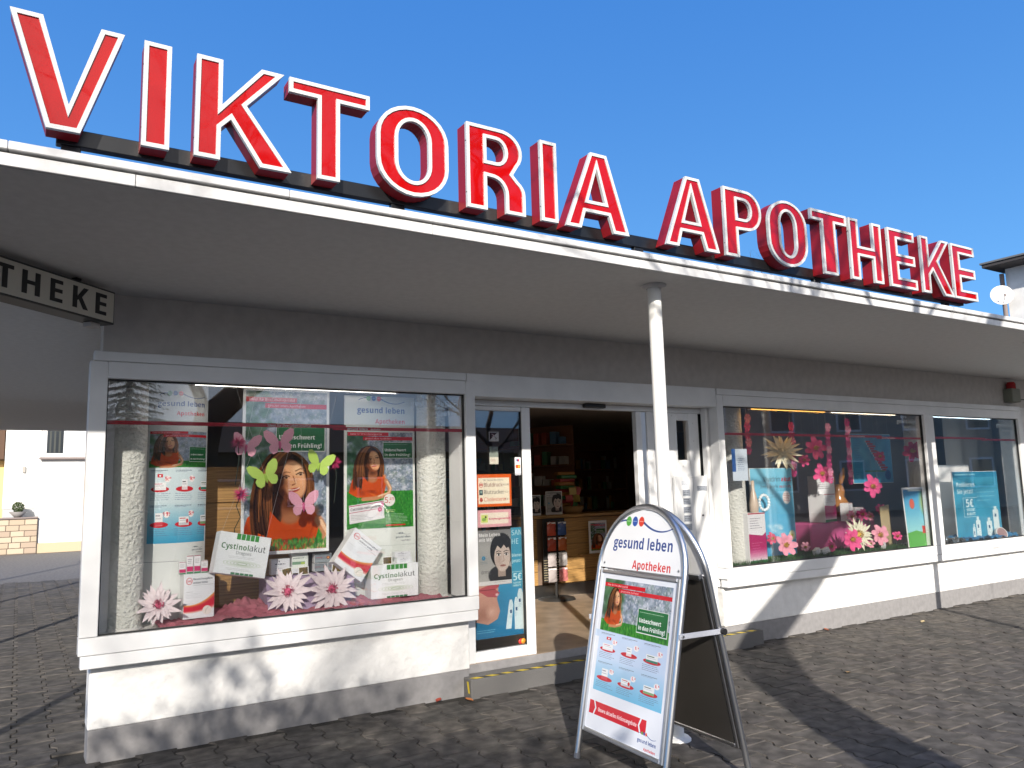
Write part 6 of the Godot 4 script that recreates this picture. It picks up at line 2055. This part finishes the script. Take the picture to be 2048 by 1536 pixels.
	for s in [-1, 1]:
		var ear := obj("ear", lathe([Vector2(0, 0), Vector2(0.03, 0.05), Vector2(0.04, 0.13), Vector2(0.02, 0.22), Vector2(0, 0.25)], 12), am, bn, Vector3(0.035 * s, 0.43, 0))
		ear.rotation_degrees.z = -16 * s
		ear.scale = Vector3(1, 1, 0.45)
	var cp := thing("chart_poster", "blue poster with a red step chart at the back of the right window", "poster", Vector3(9.42, 1.535, -0.92))
	obj("sheet", bx(-0.44, 0, -0.006, 0.44, 0.66, 0, 0.001), M("print_white"), cp)
	obj("poster_print", sheet_front(0.87, 0.65, 0.0008), print_mat("chart", chart_image(), 0.35), cp, Vector3(0, 0.005, 0))
	for s in [-1, 1]:
		obj("cord", pipe([Vector3(0.4 * s, 0.65, -0.003), Vector3(0.4 * s, 1.12, -0.003)], 0.001, 4), M("thread"), cp)
	var kp := thing("meadow_poster", "colourful blue and green picture poster against the glass in the right window", "poster", Vector3(9.07, 0.737, -0.12), 0)
	kp.rotation_degrees.x = -2
	obj("sheet", bx(-0.275, 0, -0.006, 0.275, 0.738, 0, 0.001), M("print_white"), kp)
	obj("poster_print", sheet_front(0.52, 0.70, 0.0008), print_mat("meadow", meadow_image(), 0.35), kp, Vector3(0, 0.01, 0))
	var bg := thing("brown_bag", "folded tan paper card leaning behind the meadow poster", "card", Vector3(8.86, 0.737, -0.42), 10)
	obj("card", bx(-0.13, 0, -0.01, 0.13, 0.52, 0, 0.003), M("kraft", Color(0.46, 0.38, 0.22), 0.8), bg).rotation_degrees.z = 4
	# grass mat
	var gm := thing("grass_mat", "dark artificial grass mat covering the right window board", "mat", Vector3(0, 0.7365, 0))
	var m2 := MB.new()
	for i in 5200:
		var x := rng.randf_range(5.72, 9.14)
		var z := -0.14 - rng.randf() * rng.randf() * 0.95
		var p := Vector3(x, 0, z)
		var a := rng.randf() * TAU
		var s := Vector3(cos(a), 0, sin(a)) * 0.005
		m2.tri(p + s, p - s, p + Vector3(rng.randf_range(-0.03, 0.03), rng.randf_range(0.03, 0.075), rng.randf_range(-0.02, 0.03)), Vector3(0, 0.3, 1))
	var go := obj("grass_blades", m2.done(), M("mat_green", Color(0.03, 0.085, 0.025), 0.8), gm)
	go.set_meta("kind", "stuff")
	obj("mat_base", bx(5.68, 0.0005, -1.2, 9.16, 0.006, -0.128, 0.0), M("mat_base", Color(0.02, 0.05, 0.018), 0.9), gm)
	var C := func(label: String, at: Vector3, r: float, m: Material) -> void:
		var f: Node3D = petal_flower("flower_stake", label, at, r, 7, 1, m, yel, "cut-out flowers standing in the grass mat", Vector3(-0.45, 0.15, 1), 0.66, 0.0)
		obj("stake", pipe([Vector3(0, 0, -0.006), f.transform.basis.inverse() * Vector3(0, 0.745 - at.y, 0)], 0.004, 5), M("stem_dark"), f)
	C.call("pink cut-out flower on the grass before the blue standee", Vector3(6.66, 0.915, -0.18), 0.125, rose)
	C.call("small red cut-out flower on the grass left of the big pink one", Vector3(6.52, 0.99, -0.24), 0.07, red)
	C.call("deep pink cut-out flower on the grass before the podium", Vector3(7.80, 0.91, -0.18), 0.13, pink)
	C.call("pale pink cut-out flower on the grass at the podium's right", Vector3(8.36, 0.93, -0.2), 0.13, rose)
	C.call("small pink cut-out flower on the grass near the meadow poster", Vector3(8.70, 0.90, -0.2), 0.065, pink)
	petal_flower("fabric_daisy", "white daisy leaning on the pink podium", Vector3(8.02, 0.95, -0.25), 0.21, 14, 2, cream, yel, "large fabric daisies", Vector3(-0.4, 0.3, 1), 0.6)
	for q in [[7.12, 0.86, -0.3, 0.06, "small rose flower in the grass left of the podium"], [7.55, 0.84, -0.28, 0.07, "small pink flower in the grass before the podium's left corner"], [8.16, 0.84, -0.2, 0.06, "small rose flower in the grass between the daisy and the pale pink flower"], [8.56, 1.16, -0.55, 0.075, "pink flower on the podium before the rabbit"], [8.30, 1.14, -0.52, 0.07, "rose flower on the podium before the purple carton"], [8.78, 1.12, -0.6, 0.06, "small pink flower at the podium's right corner"]]:
		C.call(q[4], Vector3(q[0], q[1], q[2]), q[3], rose if q[3] < 0.065 or q[0] == 8.30 else pink)
	for q in [[7.28, 10, "small white packet lying in the grass, left of the podium"], [7.42, -25, "small white packet lying in the grass before the podium's left edge"], [8.52, 30, "small white packet lying in the grass at the podium's right"]]:
		var t := thing("small_packet", q[2], "packet", Vector3(q[0], 0.775, -0.24), q[1])
		t.rotation_degrees.z = 20
		carton(t, 0.09, 0.06, 0.05, print_mat("white_packet", null), M("carton_white"))
	# dim yellow panel, back partition of the right windows
	var yp := thing("folding_screen", "yellow screen at the back left of the right window", "screen", Vector3(6.75, 1.2, -1.3))
	obj("panel", bx(-0.22, 0, -0.02, 0.22, 1.15, 0, 0.003), M("panel_yellow", Color(0.5, 0.36, 0.02), 0.6), yp)
	obj("frame", bx(-0.24, -0.46, -0.03, 0.24, -0.001, -0.01, 0.003), M("beech"), yp)
	var bp := thing("back_partition", "grey partition behind the right windows", "partition", Vector3(8.9, 0.2, -1.62))
	obj("panel", bx(-1.1, 0, -0.03, 4.7, 2.4, 0, 0.002), M("partition_grey", Color(0.22, 0.21, 0.22), 0.8), bp)
	# third window
	var of := thing("offer_standee", "blue five euro offer standee in the rightmost window", "standee", Vector3(10.76, 0.736, -0.30), -4)
	obj("board", bx(-0.50, 0, -0.015, 0.50, 0.92, 0, 0.003), M("print_white"), of)
	obj("poster_print", sheet_front(0.99, 0.91, 0.0012), print_mat("offer", offer_image(420, 400), 0.35), of, Vector3(0, 0.005, 0))
	obj("strut", bx(-0.03, 0, -0.25, 0.03, 0.6, -0.235, 0.002), M("print_white"), of).rotation_degrees.x = 14
	var wb := thing("white_backdrop", "white board with a dim face print behind the blue offer standee", "board", Vector3(10.5, 0.736, -0.62))
	obj("board", bx(-0.72, 0, -0.012, 0.72, 1.02, 0, 0.002), M("print_white"), wb)
	obj("face_print", sheet_front(0.4, 0.72, 0.0012), print_mat("lips", null), wb, Vector3(-0.5, 0.1, 0))
	var dr := thing("white_curtain", "white cloth backdrop at the right end of the rightmost window", "cloth", Vector3(11.95, 0.736, -0.95))
	var m3 := MB.new(true)
	for i in 40:
		var xa := -0.75 + i * 0.035
		var xb := xa + 0.035
		m3.quad(Vector3(xa, 0, 0.025 * sin(xa * 14)), Vector3(xb, 0, 0.025 * sin(xb * 14)), Vector3(xb, 1.85, 0.025 * sin(xb * 14)), Vector3(xa, 1.85, 0.025 * sin(xa * 14)), Vector3(0, 0, 1))
	obj("cloth", m3.done(), M("curtain_white", Color(0.72, 0.72, 0.70), 0.9), dr)
	obj("rail", pipe([Vector3(-0.8, 1.86, 0), Vector3(0.7, 1.86, 0)], 0.01), M("steel"), dr)
	var bc := thing("blue_cloth", "crumpled blue cloth along the rightmost window board", "cloth", Vector3(0, 0.7365, 0))
	var fz := FastNoiseLite.new()
	fz.seed = 14
	fz.frequency = 4.0
	obj("cloth", drape(10.1, 11.43, -0.5, -0.13, 0.0, func(x, z): return 0.02 + 0.09 * absf(fz.get_noise_2d(x, z * 2.0)) + 0.10 * clampf((x - 11.0) * 2.0, 0, 1) * absf(fz.get_noise_2d(x * 2.0 + 5.0, z * 2.0)), 50, 16), M("cloth_blue", Color(0.05, 0.22, 0.42), 0.7), bc)
	var fo := thing("silver_foil", "crumpled silver foil at the left of the rightmost window board", "foil", Vector3(0, 0.7365, 0))
	obj("foil", drape(9.40, 10.08, -0.5, -0.13, 0.0, func(x, z): return 0.01 + 0.16 * absf(fz.get_noise_2d(x * 2.4, z * 3.0)), 24, 14), M("foil", Color(0.55, 0.55, 0.56), 0.25, 0.9), fo)
	var tn := thing("round_tin", "round tin with a pink label on the blue cloth", "tin", Vector3(11.06, 0.80, -0.2))
	tn.rotation_degrees = Vector3(70, 0, 20)
	obj("tin_body", cyl(0.085, 0.085, 0, 0.035, 24), M("tin_white", Color(0.7, 0.7, 0.68), 0.35), tn)
	obj("lid_label", cyl(0.072, 0.072, 0.0352, 0.037, 24), M("label_mauve", Color(0.35, 0.22, 0.22), 0.5), tn)
	var sp := thing("small_packet", "red and white packet at the left edge of the rightmost window", "packet", Vector3(9.92, 0.9, -0.40))
	carton(sp, 0.10, 0.16, 0.05, print_mat("tin_print", null), M("carton_white"))
	obj("prop", bx(-0.04, -0.163, -0.045, 0.04, -0.0005, -0.005, 0.002), M("print_white"), sp)
	tube_lamp(6.20, 7.45, 2.372, -0.15, Color(1.0, 0.72, 0.30), "warm yellow fluorescent tube at the head of the right window", 2.2)
	tube_lamp(7.53, 8.80, 2.372, -0.15, Color(1.0, 0.93, 0.80), "white fluorescent tube at the head of the right window", 2.6)
	tube_lamp(9.56, 11.01, 2.372, -0.15, Color(0.85, 0.95, 1.0), "bluish fluorescent tube at the head of the rightmost window", 3.0)


func pink_carton_image() -> Image:
	var im := img(140, 260, rgb(220, 222, 226))
	rect(im, 0, 0, 140, 6, rgb(170, 40, 60))
	fine_print(im, 14, 26, 100, 5, 12, rgb(96, 96, 106), 3)
	poly(im, [Vector2(0, 104), Vector2(110, 116), Vector2(140, 100), Vector2(140, 230), Vector2(0, 230)], rgb(168, 28, 96))
	for y in 60:
		rect(im, 0, 175 + y, 140, 1, rgb(168, 28, 96).lerp(rgb(220, 200, 210), y / 60.0))
	fine_print(im, 20, 150, 90, 6, 13, rgb(206, 120, 160), 2)
	rect(im, 0, 238, 140, 22, rgb(40, 110, 66))
	return im


func chart_image() -> Image:
	var im := img(300, 224, rgb(70, 150, 190))
	speckle(im, Rect2(0, 0, 300, 224), 50, 12, 40, [rgb(60, 136, 178), rgb(96, 176, 206), rgb(120, 190, 214)], 0.5)
	for i in 13:
		rect(im, 110 + i * 9, 30 + i * 11, 34 + (i % 3) * 10, 8, rgb(196, 40, 54))
		rect(im, 104 + i * 9, 30 + i * 11, 6, 8, rgb(226, 226, 226))
	rect(im, 90, 168, 150, 6, rgb(60, 120, 80))
	fine_print(im, 20, 20, 50, 16, 11, rgb(40, 90, 130), 2)
	blob(im, 262, 190, 26, 26, rgb(36, 86, 150), 0.2)
	return im


func meadow_image() -> Image:
	var im := img(200, 270, rgb(70, 170, 210))
	for y in 270:
		rect(im, 0, y, 200, 1, rgb(60, 150, 206).lerp(rgb(150, 214, 220), clampf(y / 190.0, 0, 1)))
	blob(im, 190, 60, 80, 90, rgb(226, 204, 60), 0.7)
	poly(im, [Vector2(0, 200), Vector2(70, 190), Vector2(140, 204), Vector2(200, 186), Vector2(200, 270), Vector2(0, 270)], rgb(96, 176, 84))
	poly(im, [Vector2(120, 170), Vector2(200, 176), Vector2(200, 206), Vector2(120, 206)], rgb(196, 60, 50))
	blob(im, 60, 66, 22, 26, rgb(214, 96, 70), 0.2)
	rect(im, 40, 0, 120, 8, rgb(226, 236, 232))
	return im


func _ready() -> void:
	rng.seed = 20110315
	SANS = SystemFont.new()
	SANS.font_names = PackedStringArray(["Droid Sans"])
	BOLD = SystemFont.new()
	BOLD.font_names = PackedStringArray(["Droid Sans"])
	BOLD.font_weight = 700
	camera_and_light()
	materials()
	ground()
	building()
	surroundings()
	letters()
	hanging_sign()
	a_board()
	interior_and_windows()


func interior_and_windows() -> void:
	left_display()
	door_prints()
	interior()
	right_display()
